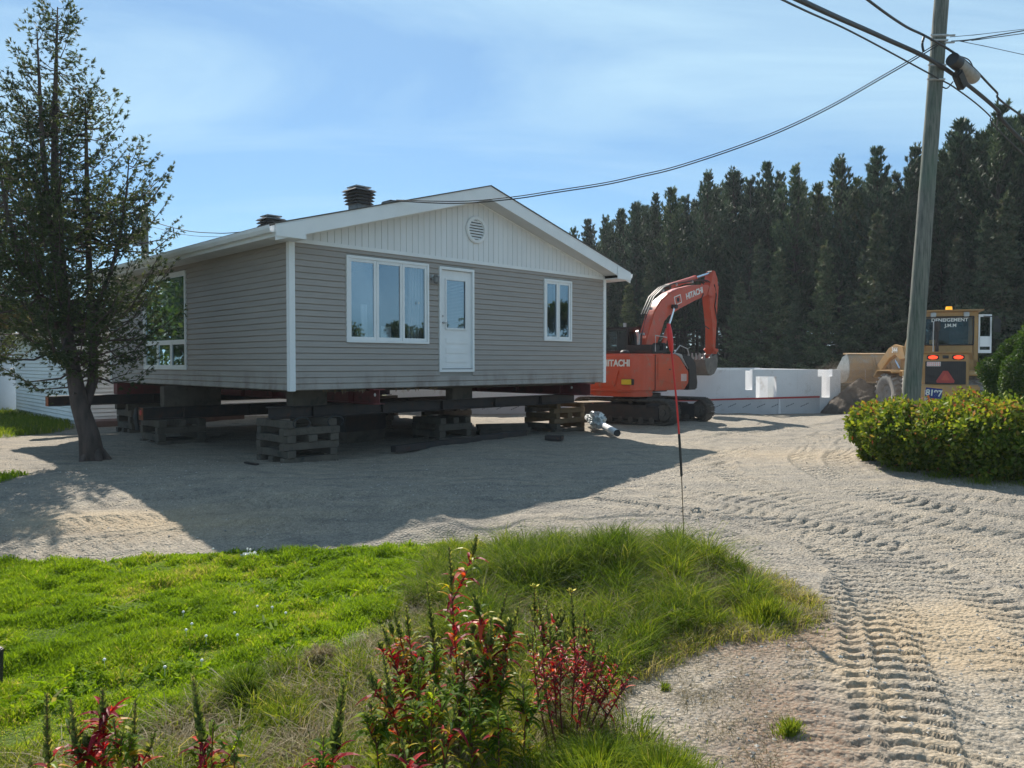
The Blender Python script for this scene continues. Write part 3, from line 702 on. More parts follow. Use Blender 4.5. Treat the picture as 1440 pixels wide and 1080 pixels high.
# gable of vertical boards
mb = MB(); bw = .15; nb = int(W_/bw)+1
for k in range(nb):
    a = k*bw+.006; b = min((k+1)*bw-.006, W_-.02)
    if b <= a: continue
    za, zb = rz_(a)-FH+.01, rz_(b)-FH+.01
    pk = [(a, ZT+.03), (b, ZT+.03), (b, zb)]+([(xm, rz_(xm)-FH)] if a < xm < b else [])+[(a, za)]
    if za < ZT+.035 or zb < ZT+.035: continue
    mb.prism(pk, -.022, -.006)
g = mb.build('gable_boards', M['whitevinyl'], house)
mb = MB(); mb.prism([(.0, ZT), (W_, ZT), (W_, rz_(W_)-FH), (xm, rz_(xm)-FH), (0, rz_(0)-FH)], -.010, .1)
mb.build('gable_wall', M['soffit'], house)
mb = MB()
for xa, xb in ((.12, xm), (xm, W_-.12)):
    mb.prism([(xa, rz_(xa)-FH-.02), (xb, rz_(xb)-FH-.02), (xb, rz_(xb)-FH+.012), (xa, rz_(xa)-FH+.012)], -.036, -.023)
mb.build('gable_trim', M['white'], house)
# round louvred gable vent
gv = MB(); Mv = Matrix.Translation((4.42, -.024, 4.70))
gv.lathe([(.295, 0), (.295, -.035), (.275, -.05), (.225, -.05), (.215, -.02), (.215, -.005)], 40, Mv, axis='y')
gvo = gv.build('gable_vent', M['white'], house, smooth=1)
mb = MB()
for k in range(7):
    z = -.18+k*.06; hw_ = math.sqrt(max(.001, .218**2-z*z))
    mb.box((4.42, -.04, 4.70+z), (2*hw_, .012, .05), rot=Matrix.Rotation(R(-38), 3, 'X'))
mb.build('vent_louvre', M['white'], gvo)
mb = MB(); mb.lathe([(0, -.004), (.216, -.004)], 40, Mv, axis='y'); mb.build('vent_back', M['dark'], gvo)

def casing(u0, u1, z0, z1, wd, MM, par, d0=.0, d1=.045):
    mb = MB()
    mb.b2((u0, -d1, z0), (u0+wd, d0, z1), MM); mb.b2((u1-wd, -d1, z0), (u1, d0, z1), MM)
    mb.b2((u0+wd, -d1, z1-wd), (u1-wd, d0, z1), MM); mb.b2((u0+wd, -d1, z0), (u1-wd, d0, z0+wd), MM)
    return mb
def sash(u0, u1, z0, z1, wd, MM, d0, d1):
    mb = MB()
    mb.b2((u0, -d1, z0), (u0+wd, -d0, z1), MM); mb.b2((u1-wd, -d1, z0), (u1, -d0, z1), MM)
    mb.b2((u0+wd, -d1, z1-wd), (u1-wd, -d0, z1), MM); mb.b2((u0+wd, -d1, z0), (u1-wd, -d0, z0+wd), MM)
    return mb
I4 = Matrix.Identity(4)
def window(u0, u1, z0, z1, splits, MM=I4, sill=True):
    fr = casing(u0, u1, z0, z1, .05, MM, None, .05, .05)
    a0, a1, b0, b1 = u0+.05, u1-.05, z0+.05, z1-.05
    fo = fr.build('window_frame', M['white'], house, .004)
    e = [a0]+[a0+(a1-a0)*s for s in splits]+[a1]
    for i in range(len(e)-1):
        p, q = e[i]+.002, e[i+1]-.002
        sash(p, q, b0+.002, b1-.002, .055, MM, .002, .034).build('sash', M['white'], fo, .004)
        g = MB(); g.add([(p+.05, -.014, b0+.05), (q-.05, -.014, b0+.05), (q-.05, -.014, b1-.05), (p+.05, -.014, b1-.05)], [(0, 1, 2, 3)], MM)
        g.build('pane', M['glass'], fo)
    return fo
wA = window(*OPEN_F[0], (.335, .667))
mb = MB()
for k in range(9): mb.tube([(2.72+k*.04, .16+.025*(k % 2), 2.28), (2.78+k*.035, .16+.025*(k % 2), 3.8)], .022, 6)
mb.build('curtain', M['curtain'], wA)
mb = MB(); mb.b2((1.98, .045, 2.3), (2.22, .049, 2.53)); mb.build('paper_note', M['paper'], wA)
mb = MB()
for k in range(4): mb.tube([(1.62+k*.035, .18, 2.28), (1.62+k*.035, .18, 2.95)], .02, 6)
mb.build('curtain', M['curtain'], wA)
mb = MB(); mb.b2((2.82, -.07, 3.0), (2.835, -.05, 3.05)); mb.build('window_crank', M['white'], wA)
wB = window(*OPEN_F[2], (.5,))
mb = MB()
for k in range(5): mb.tube([(7.2+k*.05, .18, 2.4), (7.2+k*.05, .18, 3.78)], .026, 6)
mb.build('curtain', M['curtain'], wB)
ML = Matrix(((0, 1, 0, 0), (1, 0, 0, 0), (0, 0, 1, 0), (0, 0, 0, 1)))   # wall on the left side: (y, depth) swapped
u0, u1, z0, z1 = OPEN_L[0]
fo = casing(u0, u1, z0, z1, .05, ML, None, .05, .05).build('window_frame', M['white'], house, .004)
zz0 = z0+.62
for (p, q, b0, b1) in ((u0+.052, u1-.052, zz0, z1-.052), (u0+.052, u0+.87, z0+.052, zz0-.004), (u0+.874, u0+1.69, z0+.052, zz0-.004), (u0+1.694, u1-.052, z0+.052, zz0-.004)):
    sash(p, q, b0, b1, .05, ML, .002, .034).build('sash', M['white'], fo, .004)
    g = MB(); g.add([(p+.045, -.014, b0+.045), (q-.045, -.014, b0+.045), (q-.045, -.014, b1-.045), (p+.045, -.014, b1-.045)], [(0, 1, 2, 3)], ML); g.build('pane', M['glass'], fo)
mb = MB()
mb.b2((.3, 4.6, z0+.1), (.34, 7.05, z1-.1)); mb.build('dark_backing', M['dark'], fo)  # dark sheet behind the panes, the unlit room put into its colour
# door
du0, du1, dz0, dz1 = OPEN_F[1]
dfr = casing(du0, du1, dz0, dz1, .055, I4, None, .05, .05)
dfr.b2((du0+.055, .0, dz0+.055), (du0+.075, .05, dz1-.055)); dfr.b2((du1-.075, .0, dz0+.055), (du1-.055, .05, dz1-.055))
door = thing('front_door', None, None); door.parent = house
dfr.build('door_frame', M['white'], door, .004)
p, q, b0, b1 = du0+.06, du1-.06, dz0+.06, dz1-.06
gz0, gz1 = b0+.86, b1-.19; ga, gb = p+.15, q-.15
mb = MB(); y_ = (.012, .05)
mb.b2((p, y_[0], b0), (ga, y_[1], b1)); mb.b2((gb, y_[0], b0), (q, y_[1], b1)); mb.b2((ga, y_[0], b0), (gb, y_[1], gz0)); mb.b2((ga, y_[0], gz1), (gb, y_[1], b1))
mb.build('door_leaf', M['white'], door)
sash(ga-.02, gb+.02, gz0-.02, gz1+.02, .035, I4, -.011, .008).build('glazing_bead', M['white'], door, .004)
mb = MB()
for k in range(3): mb.b2((ga, .002, b0+.14+k*.2), (gb, .011, b0+.26+k*.2))
mb.build('door_panel', M['white'], door, .004)
g = MB(); g.add([(ga, .02, gz0), (gb, .02, gz0), (gb, .02, gz1), (ga, .02, gz1)], [(0, 1, 2, 3)]); g.build('door_glass', M['glass'], door)
mb = MB()
for k in range(34): mb.b2((ga, .032, gz0+.01+k*(gz1-gz0)/34), (gb, .036, gz0+.022+k*(gz1-gz0)/34))
mb.build('mini_blind', M['curtain'], door)
mb = MB(); mb.tube([(p+.06, .014, b0+.98), (p+.06, -.04, b0+.98)], .02, 10); mb.tube([(p+.06, -.04, b0+.98), (p+.15, -.045, b0+.98)], .011, 8); mb.tube([(p+.06, .014, b0+1.12), (p+.06, -.012, b0+1.12)], .024, 12)
mb.build('door_handle', M['galv'], door, smooth=1)
mb = MB(); mb.b2((du0+.06, -.045, dz0+.056), (du1-.06, .05, dz0+.075)); mb.build('door_sill', M['grey'], door)
# porch lamp
lamp = thing('porch_lamp', None, None); lamp.parent = house
mb = MB(); mb.tube([(3.22, -.01, 3.58), (3.22, -.04, 3.58)], .05, 12); mb.tube([(3.22, -.04, 3.58), (3.22, -.1, 3.62), (3.22, -.14, 3.6)], .012, 8); mb.build('lamp_arm', M['galv'], lamp, smooth=1)
mb = MB(); mb.lathe([(.015, .07), (.04, .05), (.075, .03), (.06, .02), (.055, -.08), (.03, -.11), (0, -.115)], 16, Matrix.Translation((3.22, -.14, 3.55))); mb.build('lamp_shade', M['grey'], lamp, smooth=1)
# roof vents
def roof_vent(u, v, s, h, nl, name):
    root = thing(name, None, None); root.parent = roof
    z = rz_(u); mb = MB(); b = s*.62/2
    mb.b2((u-b, v-b, z-.1), (u+b, v+b, z+h-.02)); mb.build('vent_neck', M['grey'], root, .01)
    mb = MB(); top = z+h
    for k in range(nl):
        zc = top-.04-k*.07; q = s/2*(1-.04*k)
        mb.add([(u-q, v-q, zc-.04), (u+q, v-q, zc-.04), (u+q, v+q, zc-.04), (u-q, v+q, zc-.04), (u-q*.85, v-q*.85, zc), (u+q*.85, v-q*.85, zc), (u+q*.85, v+q*.85, zc), (u-q*.85, v+q*.85, zc)],
               [(0, 1, 5, 4), (1, 2, 6, 5), (2, 3, 7, 6), (3, 0, 4, 7), (4, 5, 6, 7), (3, 2, 1, 0)])
    mb.build('vent_fin', M['steelvent'], root)
    mb = MB(); mb.b2((u-s*.36, v-s*.36, top+.002), (u+s*.36, v+s*.36, top+.03)); mb.build('vent_cap', M['galv'], root, .01)
M['steelvent'] = pm('vent_metal', (.07, .065, .065), (.1, .09, .085), 8, .5, .1, 30, metal=.2)
roof_vent(2.78, 2.0, .56, .56, 5, 'roof_vent')
roof_vent(1.72, 4.0, .52, .36, 3, 'roof_vent')
mb = MB(); mb.b2((2.9, 1.0, rz_(3.1)-.03), (3.3, 1.35, rz_(3.1)+.10)); mb.build('flat_vent', M['grey'], roof, .02)
# low clutter along the roof edge where the cable lies
# ------------------------------------------------------------------ steel under the house
def ibeam(name, label, a, b, h, wd, mat, cat='steel beam', group=None, holes=()):
    a = Vector(a); b = Vector(b); L = (b-a).length; rz = math.atan2(b.y-a.y, b.x-a.x)
    root = thing(name, label, cat, a, rz, group)
    mb = MB(); t = .022
    mb.b2((0, -wd/2, 0), (L, wd/2, t)); mb.b2((0, -wd/2, h-t), (L, wd/2, h)); mb.b2((0.001, -.009, t), (L-.001, .009, h-t))
    mb.build('i_section', mat, root, .003, seg=1)
    mb = MB()
    for x in holes: mb.tube([(x, .012, h*.62), (x, -.0, h*.62)], .035, 12); mb.tube([(x, -.012, h*.62), (x, 0, h*.62)], .035, 12)
    if holes: mb.build('bright_hole_disc', M['letter'], root)  # pale discs, daylight through the holes put into their colour
    mb = MB()
    for x in np.arange(.9, L, 1.6): 
        for s in (-1, 1): mb.b2((x, s*.012, t+.001), (x+.012, s*(wd/2-.01), h-t-.001))
    mb.build('stiffener', mat, root)
    return root
b1 = ibeam('main_beam', 'dark red main steel beam whose end shows under the wide front window', hw(1.82, -.12, 1.0), hw(1.82, 10.2, 1.0), .30, .26, M['oxide'], holes=(.14,))
b2 = ibeam('main_beam', 'dark red main steel beam whose end shows at the right front corner of the house', hw(8.0, -.3, 1.0), hw(8.0, 10.2, 1.0), .30, .26, M['oxide'], holes=(.6,))
GRP = None
c1 = ibeam('cross_beam', 'black cross beam under the house front, resting on the two front cribs', hw(-.05, .75, .76), hw(8.6, .75, .76), .235, .22, M['steel_dark'])
c2 = ibeam('cross_beam', 'black cross beam with a reflector end, sticking out over the left crib', hw(-.75, 5.25, .55), hw(8.6, 5.25, .55), .27, .24, M['steel_dark'])
c3 = ibeam('cross_beam', 'long rear cross beam whose rusty end sticks out left of the cedar trunk', hw(-1.67, 9.0, .74), hw(8.6, 9.0, .74), .25, .24, M['steel_dark'])
mb = MB(); mb.b2((-.012, -.12, 0), (-.001, .12, .25)); mb.build('rusty_end_plate', M['rustend'], c3)
mb = MB(); mb.b2((-.012, -.12, 0), (-.001, .12, .27)); e_ = mb.build('rusty_end_plate', M['rustend'], c2)
mb = MB(); mb.lathe([(0, -.03), (.05, -.026), (.065, -.013)], 16, Matrix.Translation((0, 0, .16)), axis='x'); mb.build('reflector', M['redr'], c2)
# stacked timber on the rear beam, packers
def timber_block(name, label, c, d, rz, mat, cat='timber'):
    root = MB().box((0, 0, d[2]/2), d).build(name, mat, None, .012); root.location = c; root.rotation_euler = (0, 0, rz); tag(root, label, cat); return root
timber_block('packing_timber', 'thick dark packing timber between rear beam and house floor beside cedar trunk', hw(.55, 9.0, .995), (1.3, .3, .3), HRZ, M['oxide'])
timber_block('packing_timber', 'short pale packing timber on rear beam under the left wall', hw(1.5, 9.0, .995), (.3, .28, .3), HRZ, M['timber'])
timber_block('packing_timber', 'wooden packer on the left crib beam below the side window', hw(.35, 5.25, .825), (1.3, .26, .46), HRZ, M['timber'])
timber_block('packing_timber', 'wooden packer above the front cross beam right of the crib at house corner', hw(.75, .75, .997), (.75, .24, .29), HRZ, M['timber'])
timber_block('packing_timber', 'packer block between the black cross beam and house at the middle cribs', hw(5.0, 5.25, .825), (.7, .3, .46), HRZ, M['timber'])
timber_block('packing_timber', 'packer block in the middle of front cross beam', hw(4.6, .75, .997), (.6, .25, .29), HRZ, M['timber'])
# rails of jacking gear hung along the beams
mb = MB()
for k, u in enumerate((0.2, .9)):
    pts = [hw(u+.28*math.sin(t)*.6, -.02, .82-.17*(1-math.cos(t))/2*1.2) for t in np.linspace(-2.4, 2.4, 16)]
    mb.tube(pts, .014, 6)
hose = mb.build('hanging_hose', M['wirem']); tag(hose, 'black hose loop hanging from front cross beam under the house corner', 'hose')
mb = MB(); p0 = hw(-.85, 5.25, .82); mb.tube([p0, p0+Vector((-.02, 0, -.2)), p0+Vector((.02, 0, -.48))], [.03, .055, .045], 8); mb.tube([p0+Vector((.3, .2, 0)), p0+Vector((.1, .1, -.05)), p0], .012, 6)
tag(mb.build('lifting_strap', M['wirem']), 'black strap hanging beside the reflector end of the cross beam', 'strap')
# cribs
def crib(label, corner, size, levels, hgt, rz, seed, mats=('timber', 'timber')):
    r = random.Random(seed); root = thing('timber_crib', label, 'timber crib', (corner[0], corner[1], 0), rz, 'timber cribs carrying the beams')
    z = -.06; th = (hgt+.06)/levels
    for l in range(levels):
        n = 2 if l % 3 else 3
        for k in range(n):
            o = -.0+(size[1 if l % 2 == 0 else 0]-.17)*k/(n-1)+.085+r.uniform(-.015, .015)
            wd = .17+r.uniform(-.02, .01); e0 = -r.uniform(0, .06); e1 = r.uniform(0, .07)
            mb = MB()
            if l % 2 == 0: mb.b2((e0, o-wd/2, z+.003), (size[0]+e1, o+wd/2, z+th-.003))
            else: mb.b2((o-wd/2, e0, z+.003), (o+wd/2, size[1]+e1, z+th-.003))
            mb.build('crib_timber', M[r.choice(mats)], root, .008, seg=1)
        z += th
    return root
crib('tall grey timber crib under the near corner of the house', hw(.0-.0, .18), (1.06, 1.12), 6, .755, HRZ, 1)
crib('smaller timber crib below the side window at the left of the house', hw(-.55, 4.85), (1.05, 1.0), 4, .545, HRZ, 2)
crib('timber crib right of the front door under the right front corner of the house', (1.13, 20.06), (1.15, 1.1), 6, .755, HRZ, 3, ('timber', 'timber2'))
crib('timber crib in the shadow below the front door', (-1.65, 17.6), (.95, 1.0), 4, .545, HRZ, 4)
crib('timber crib deep in the dark under the middle of the house', hw(4.6, 4.8), (1.05, 1.05), 4, .545, HRZ, 5)
crib('timber crib far under the house near its right wall', hw(7.5, 4.8), (1.05, 1.05), 4, .545, HRZ, 6, ('timber', 'timber2'))
crib('timber crib at the back of the house beside cedar trunk', hw(.1, 8.5), (1.05, 1.05), 5, .735, HRZ, 7)
crib('timber crib at the back of the house behind the front door', hw(5.2, 8.5), (1.05, 1.05), 5, .735, HRZ, 8)
crib('timber crib at the far back right under the house', hw(7.5, 8.5), (1.05, 1.05), 5, .735, HRZ, 9)
# steel dolly in the dark under the middle
mb = MB(); mb.b2((0, 0, .25), (1.3, .5, .62)); mb.b2((.2, .1, .62), (1.1, .4, .74)); d_ = mb.build('steel_skid', M['steel_dark'], None, .02); d_.location = hw(2.6, 2.3); d_.rotation_euler = (0, 0, HRZ+.2); tag(d_, 'dark steel skid box on the ground under the front window', 'steel skid')
mb = MB(); mb.b2((.0, 0, 0), (1.25, .45, .25)); d_ = mb.build('skid_timber', M['timber'], None, .012); d_.location = hw(2.62, 2.3); d_.rotation_euler = (0, 0, HRZ+.2); tag(d_, 'timber sleeper carrying the dark steel skid under the front window', 'timber')
# boards on the plywood sheet at the right crib
mb = MB(); mb.b2((-.3, -.2, .757), (1.6, .5, .775)); o = mb.build('plywood_sheet', M['timber2'], None, .003); o.location = (1.13, 20.06, 0); o.rotation_euler = (0, 0, HRZ-.35); tag(o, 'thin plywood sheet on top of the right front crib, sticking out', 'plywood sheet')
def lying(name, label, a, b, w_, h_, mat, cat, z=None):
    a = Vector((*a, 0)); b = Vector((*b, 0)); L = (b-a).length
    root = MB().b2((0, -w_/2, 0), (L, w_/2, h_)).build(name, mat, None, .01)
    root.location = (a.x, a.y, z if z is not None else float(zg(a.x, a.y))+.01); root.rotation_euler = (0, 0, math.atan2(b.y-a.y, b.x-a.x)); return tag(root, label, cat)
lying('steel_rail', 'long black steel rail lying on the ground in the house shadow', G(553, 637), G(738, 613), .16, .13, M['steel_dark'], 'steel rail')
g0 = G(672, 612); g1 = G(742, 606)
lying('plank', 'lowest plank of the grey stack beside the middle crib', (g0[0], g0[1]), (g0[0]+1.25, g0[1]+.35), .4, .08, M['timber'], 'plank')
lying('plank', 'middle plank of the grey stack beside the middle crib', (g0[0]+.02, g0[1]), (g0[0]+1.3, g0[1]+.38), .38, .08, M['timber'], 'plank', .1)
lying('plank', 'topmost plank of the grey stack beside the middle crib', (g0[0]-.02, g0[1]), (g0[0]+1.22, g0[1]+.33), .36, .08, M['timber'], 'plank', .19)
g0 = G(768, 619); g1 = G(791, 620)
lying('timber_offcut', 'short black timber offcut on the ground left of the plastic wrapped pipe', g0, g1, .2, .11, M['steel_dark'], 'timber offcut')
g0 = G(385, 670)
lying('wood_scrap', 'small dark wood scrap on shaded ground in front of the corner crib', G(345, 652), G(362, 655), .08, .03, M['steel_dark'], 'wood scrap')
# pipe wrapped in crumpled plastic
a = Vector((*G(868, 616), .12)); b = Vector((*G(826, 600), .26))
root = thing('wrapped_pipe', 'white pipe wrapped in crumpled clear plastic on sunlit gravel by the crawler track', 'pipe', (a.x, a.y, 0))
a0 = Vector((a.x, a.y, 0)); mb = MB(); mb.tube([a-a0, b-a0], .085, 16, cap=False); mb.build('pipe', M['white'], root, smooth=1)
mb = MB(); d = (a-b).normalized(); mb.tube([a-a0+d*.001, a-a0-d*.12], .082, 16); mb.build('pipe_mouth', M['black'], root)
r = random.Random(8); bm = bmesh.new(); bmesh.ops.create_icosphere(bm, subdivisions=4, radius=1)
from mathutils import noise as mn
for v in bm.verts:
    n_ = mn.noise(v.co*2.6)*.5+mn.noise(v.co*6)*.3+mn.noise(v.co*14)*.12; v.co *= (1+n_)
dr = (b-a).normalized(); rot = dr.to_track_quat('X', 'Z').to_matrix()
for v in bm.verts: v.co = rot @ Vector((v.co.x*.62, v.co.y*.2, v.co.z*.2))+(a.lerp(b, .66)-a0)+Vector((0, 0, .06))
me = bpy.data.meshes.new('plastic_wrap'); bm.to_mesh(me); bm.free(); me.materials.append(M['plastic']); o = bpy.data.objects.new('plastic_wrap', me); COL.objects.link(o); o.parent = root

# ------------------------------------------------------------------ garage behind the cedar
gar = thing('garage', 'white vinyl sided garage behind the cedar at left', 'garage', (-12.6, 22.3, 0), R(43))
GW, GD, GH = 9., 8.5, 2.65
def gsiding(L, place, opens, par):
    mb = MB(); e = .12; n = int(GH/e)
    for i in range(n):
        z0 = .1+i*e; z1 = z0+e; xs = [0]
        for a, b, c, d in opens:
            if z1 > c and z0 < d: xs += [a, b]
        xs.append(L)
        for k in range(0, len(xs), 2):
            vs = []
            for (d, z) in ((0, z0), (.035, z0+.02), (.004, z1)): vs += [place(xs[k], d, z), place(xs[k+1], d, z)]
            mb.add(vs, [(0, 1, 3, 2), (2, 3, 5, 4)])
    return mb.build('siding', M['white'], par)
gsiding(GW, lambda a, d, z: (a, -d, z), [(1.1, 2.05, 0, 2.15)], gar); gsiding(GD, lambda a, d, z: (-d, a, z), [], gar)
mb = MB(); mb.b2((.01, .01, -.1), (GW-.01, GD, GH)); mb.build('garage_wall', M['foamwall'], gar)
mb = MB(); mb.b2((-.03, -.03, -.05), (.08, .08, GH)); mb.build('corner_post', M['white'], gar)
mb = MB(); mb.prism([(-.5, GH+.0), (GW/2, GH+1.35), (GW+.5, GH+.0), (GW+.5, GH+.14), (GW/2, GH+1.5), (-.5, GH+.14)], -.4, GD+.4); mb.build('roof', M['shingle'], gar)
mb = MB(); mb.prism([(-.01, GH), (GW+.01, GH), (GW/2, GH+1.33)], -.006, GD-.01); mb.build('gable', M['whitevinyl'], gar)
dr_ = thing('door', None, None); dr_.parent = gar
mb = MB(); mb.b2((1.12, -.012, .05), (2.03, .005, 2.12)); mb.build('door_leaf', M['wallin'], dr_)
casing(1.06, 2.1, .04, 2.2, .07, I4, None, 0, .05).build('door_frame', M['white'], dr_)
mb = MB(); mb.b2((0.1, -1.1, 0), (4.5, -.06, .16)); o = mb.build('deck', M['deck'], None, .01); o.location = (-12.6, 22.3, 0); o.rotation_euler = (0, 0, R(43)); tag(o, 'low reddish wooden deck in front of the white garage door', 'deck')
# light blue lean-to wall and dark low trailer at the far left
sh = thing('blue_shed', 'pale blue shed wall at the left edge behind the cedar', 'shed', (-18.9, 29.4, 0), R(43))
mb = MB(); mb.b2((-1.1, 0, 0), (-.05, .8, 2.4)); mb.build('shed_wall', pm('pale_blue', (.3, .4, .5), (.27, .36, .46), 2, .6, .1), sh)
mb = MB(); mb.prism([(-1.3, 2.4), (.1, 2.4), (.1, 2.5), (-1.3, 2.7)], -.1, 1.0); mb.build('shed_roof', M['shingle'], sh)
tr = thing('low_planter', 'dark low box at the left edge in front of the blue shed', 'planter', (-19.2, 27.4, 0), R(43))
mb = MB(); mb.b2((-1.2, -.2, 0), (.6, .6, .75)); mb.build('planter_box', M['deck'], tr, .02)
mb = MB(); mb.b2((-1.25, -.25, .752), (.65, .65, .80)); mb.build('planter_rim', M['grey'], tr, .01)

# ------------------------------------------------------------------ foam block foundation behind the digger
fd = thing('foundation_wall', 'new white foam block foundation wall with notched openings behind the excavator', 'foundation wall', (0, 27.6, 0))
FT = 1.585; th = .3
mb = MB()
holes = [(8.38, 8.63, .85, FT+1), (8.76, 9.5, .56, 1.33), (11.12, 11.42, .58, FT+1), (10.98, 11.5, 1.33, FT+1)]
xs = sorted({-4.5, 11.8, *[a for h_ in holes for a in h_[:2]]}); zs = sorted({-.3, .56, .58, .85, 1.33, FT})
for i in range(len(xs)-1):
    segs = []
    for j in range(len(zs)-1):
        xc, zc = (xs[i]+xs[i+1])/2, (zs[j]+zs[j+1])/2
        if any(a < xc < b and c < zc < d for a, b, c, d in holes): continue
        if segs and abs(segs[-1][1]-zs[j]) < 1e-6: segs[-1][1] = zs[j+1]
        else: segs.append([zs[j], zs[j+1]])
    for s0, s1 in segs: mb.b2((xs[i], 0, s0), (xs[i+1], th, s1))
mb.build('front_wall', M['foamwall'], fd)
mb = MB()
mb.b2((-4.5, 9.0, -.3), (11.8, 9.3, FT)); mb.b2((-4.5, th, -.3), (-4.2, 9.0, FT)); mb.b2((9.15, th+.5, -.3), (9.45, 9.0, 1.5)); mb.b2((11.52, th, -.3), (11.79, 9., FT-.02))
mb.build('inner_wall', M['foamwall'], fd)
mb = MB()      # dark top ledge / plastic web lines of the foam blocks
for x in np.arange(-4.4, 13.3, 1.22):
    if all(not (a-.02 < x < b+.02) for a, b, c, d in holes): mb.b2((x, -.0025, .62), (x+.008, -.0005, FT-.01))
mb.build('block_joint', M['soffit'], fd)
def tape(x): return .30+.027*(x-0)
mb = MB(); mb.prism([(-4.4, -.2), (11.05, -.2), (11.05, tape(11)), (-4.4, tape(-4.4))], -.016, -.004)
mb.build('membrane', M['membrane'], fd)
mb = MB(); mb.prism([(-4.4, tape(-4.4)-.03), (11.05, tape(11)-.03), (11.05, tape(11)+.035), (-4.4, tape(-4.4)+.035)], -.024, -.017)
mb.build('red_strip', M['redtape'], fd)
mb = MB(); mb.prism([(9.55, -.1), (9.66, -.1), (9.62, tape(9.6)-.04), (9.58, tape(9.6)-.04)], -.05, -.018); mb.build('loose_flap', M['foamwall'], fd)
mb = MB()      # diagonal printed marks of the membrane, unreadable in the photograph
r = random.Random(4)
for x in np.arange(-4.2, 10.8, .52):
    for row in range(1):
        z = .12+.1*row+.03*r.random()+.008*x; 
        for q in range(5):
            a = x+q*.06; zz_ = z+q*.026; mb.add([(a, -.0175, zz_), (a+.045, -.0175, zz_+.018), (a+.055, -.0175, zz_+.05+.02*r.random()), (a+.012, -.0175, zz_+.03)], [(0, 1, 2, 3)])
mb.build('printed_mark', M['ink'], fd)
# ------------------------------------------------------------------ excavator
def Mloc(x, y, z, rz=0): return Matrix.Translation((x, y, z)) @ Matrix.Rotation(rz, 4, 'Z')
EXC = (4.0, 23.55); TH = R(43)          # forward leans right of straight-ahead
ex = thing('excavator', 'orange crawler excavator with raised arm, digging beside the white foundation', 'excavator', (EXC[0], EXC[1], 0))
UM0 = Matrix.Translation((-.27, 0, 0)) @ Matrix.Rotation(math.pi/2-TH, 4, 'Z') @ Matrix.Diagonal((1, .93, 1, 1)); UM = UM0            # upper body: local +X forward, +Y left
TM = Matrix.Rotation(math.atan2(-.66, .72), 4, 'Z')     # crawler frames: local +X towards the near right end
def smoothpoly(poly, M_, y0, y1, mb): mb.prism(poly, y0, y1, M_)
# crawlers
def crawler(side):
    tr = thing('crawler_track', None, None); tr.parent = ex
    yc = side*1.0; L = 1.42; rad = .33; zc = rad+.07; wd = .48
    pts = []; n = 48; per = 4*L+2*math.pi*rad
    def loc(s):
        s %= per
        if s < 2*L: return (-L+s, zc-rad, 0.)
        s -= 2*L
        if s < math.pi*rad: a = s/rad; return (L+rad*math.sin(a), zc-rad*math.cos(a), a)
        s -= math.pi*rad
        if s < 2*L: return (L-s, zc+rad, math.pi)
        s -= 2*L; a = s/rad; return (-L-rad*math.sin(a), zc+rad*math.cos(a), math.pi+a)
    mb = MB(); pl = per/n
    for k in range(n):
        x, z, a = loc(k*pl)
        rot = Matrix.Rotation(-a, 3, 'Y')
        mb.box((x, yc, z), (pl*.93, wd, .03), TM, rot)
        for g in (-.33, 0, .33):
            off = rot @ Vector((g*pl, 0, -.03)); mb.box((x+off.x, yc, z+off.z), (.014, wd, .035), TM, rot)
    mb.build('track_shoes', M['trackmetal'], tr)
    mb = MB(); nl = 96
    mb.tube([(*[q for q in (loc(k*per/nl)[0], yc, zc+(loc(k*per/nl)[1]-zc)*.9)],) for k in range(nl+1)], .035, 6, M=TM)
    mb.build('track_chain', M['trackmetal'], tr)
    mb = MB(); mb.b2((-L, yc-.16, .17), (L-.1, yc+.16, .56), TM); mb.b2((-L+.4, yc-.2, .5), (L-.5, yc+.2, .6), TM); mb.build('track_frame', M['steel_dark'], tr, .03)
    for s in (-1, 1):
        w_ = MB(); w_.lathe([(0, -.19), (.09, -.19), (.1, -.14), (.22, -.13), (.25, -.1), (.27, -.05), (.27, .05), (.25, .1), (.22, .13), (.1, .14), (.09, .19), (0, .19)], 28, TM @ Matrix.Translation((s*L, yc, zc)), axis='y')
        w_.build('idler' if s > 0 else 'sprocket', M['trackmetal'], tr, smooth=1)
    for k in range(7):
        w_ = MB(); w_.lathe([(0, -.17), (.09, -.17), (.09, .17), (0, .17)], 14, TM @ Matrix.Translation((-1.1+k*.36, yc, .16)), axis='y'); w_.build('track_roller', M['trackmetal'], tr, smooth=1)
    w_ = MB(); w_.lathe([(0, -.12), (.07, -.12), (.07, .12), (0, .12)], 14, TM @ Matrix.Translation((.3, yc, .68)), axis='y'); w_.build('carrier_roller', M['trackmetal'], tr, smooth=1)
crawler(-1); crawler(1)
mb = MB(); mb.b2((-.7, -.85, .3), (.7, .85, .62), TM); mb.b2((-.5, -.5, .6), (.5, .5, .8), TM); mb.build('undercarriage', M['steel_dark'], ex, .04)
mb = MB(); mb.lathe([(0, .78), (.55, .78), (.55, .9), (0, .9)], 32); mb.build('swing_ring', M['black'], ex)
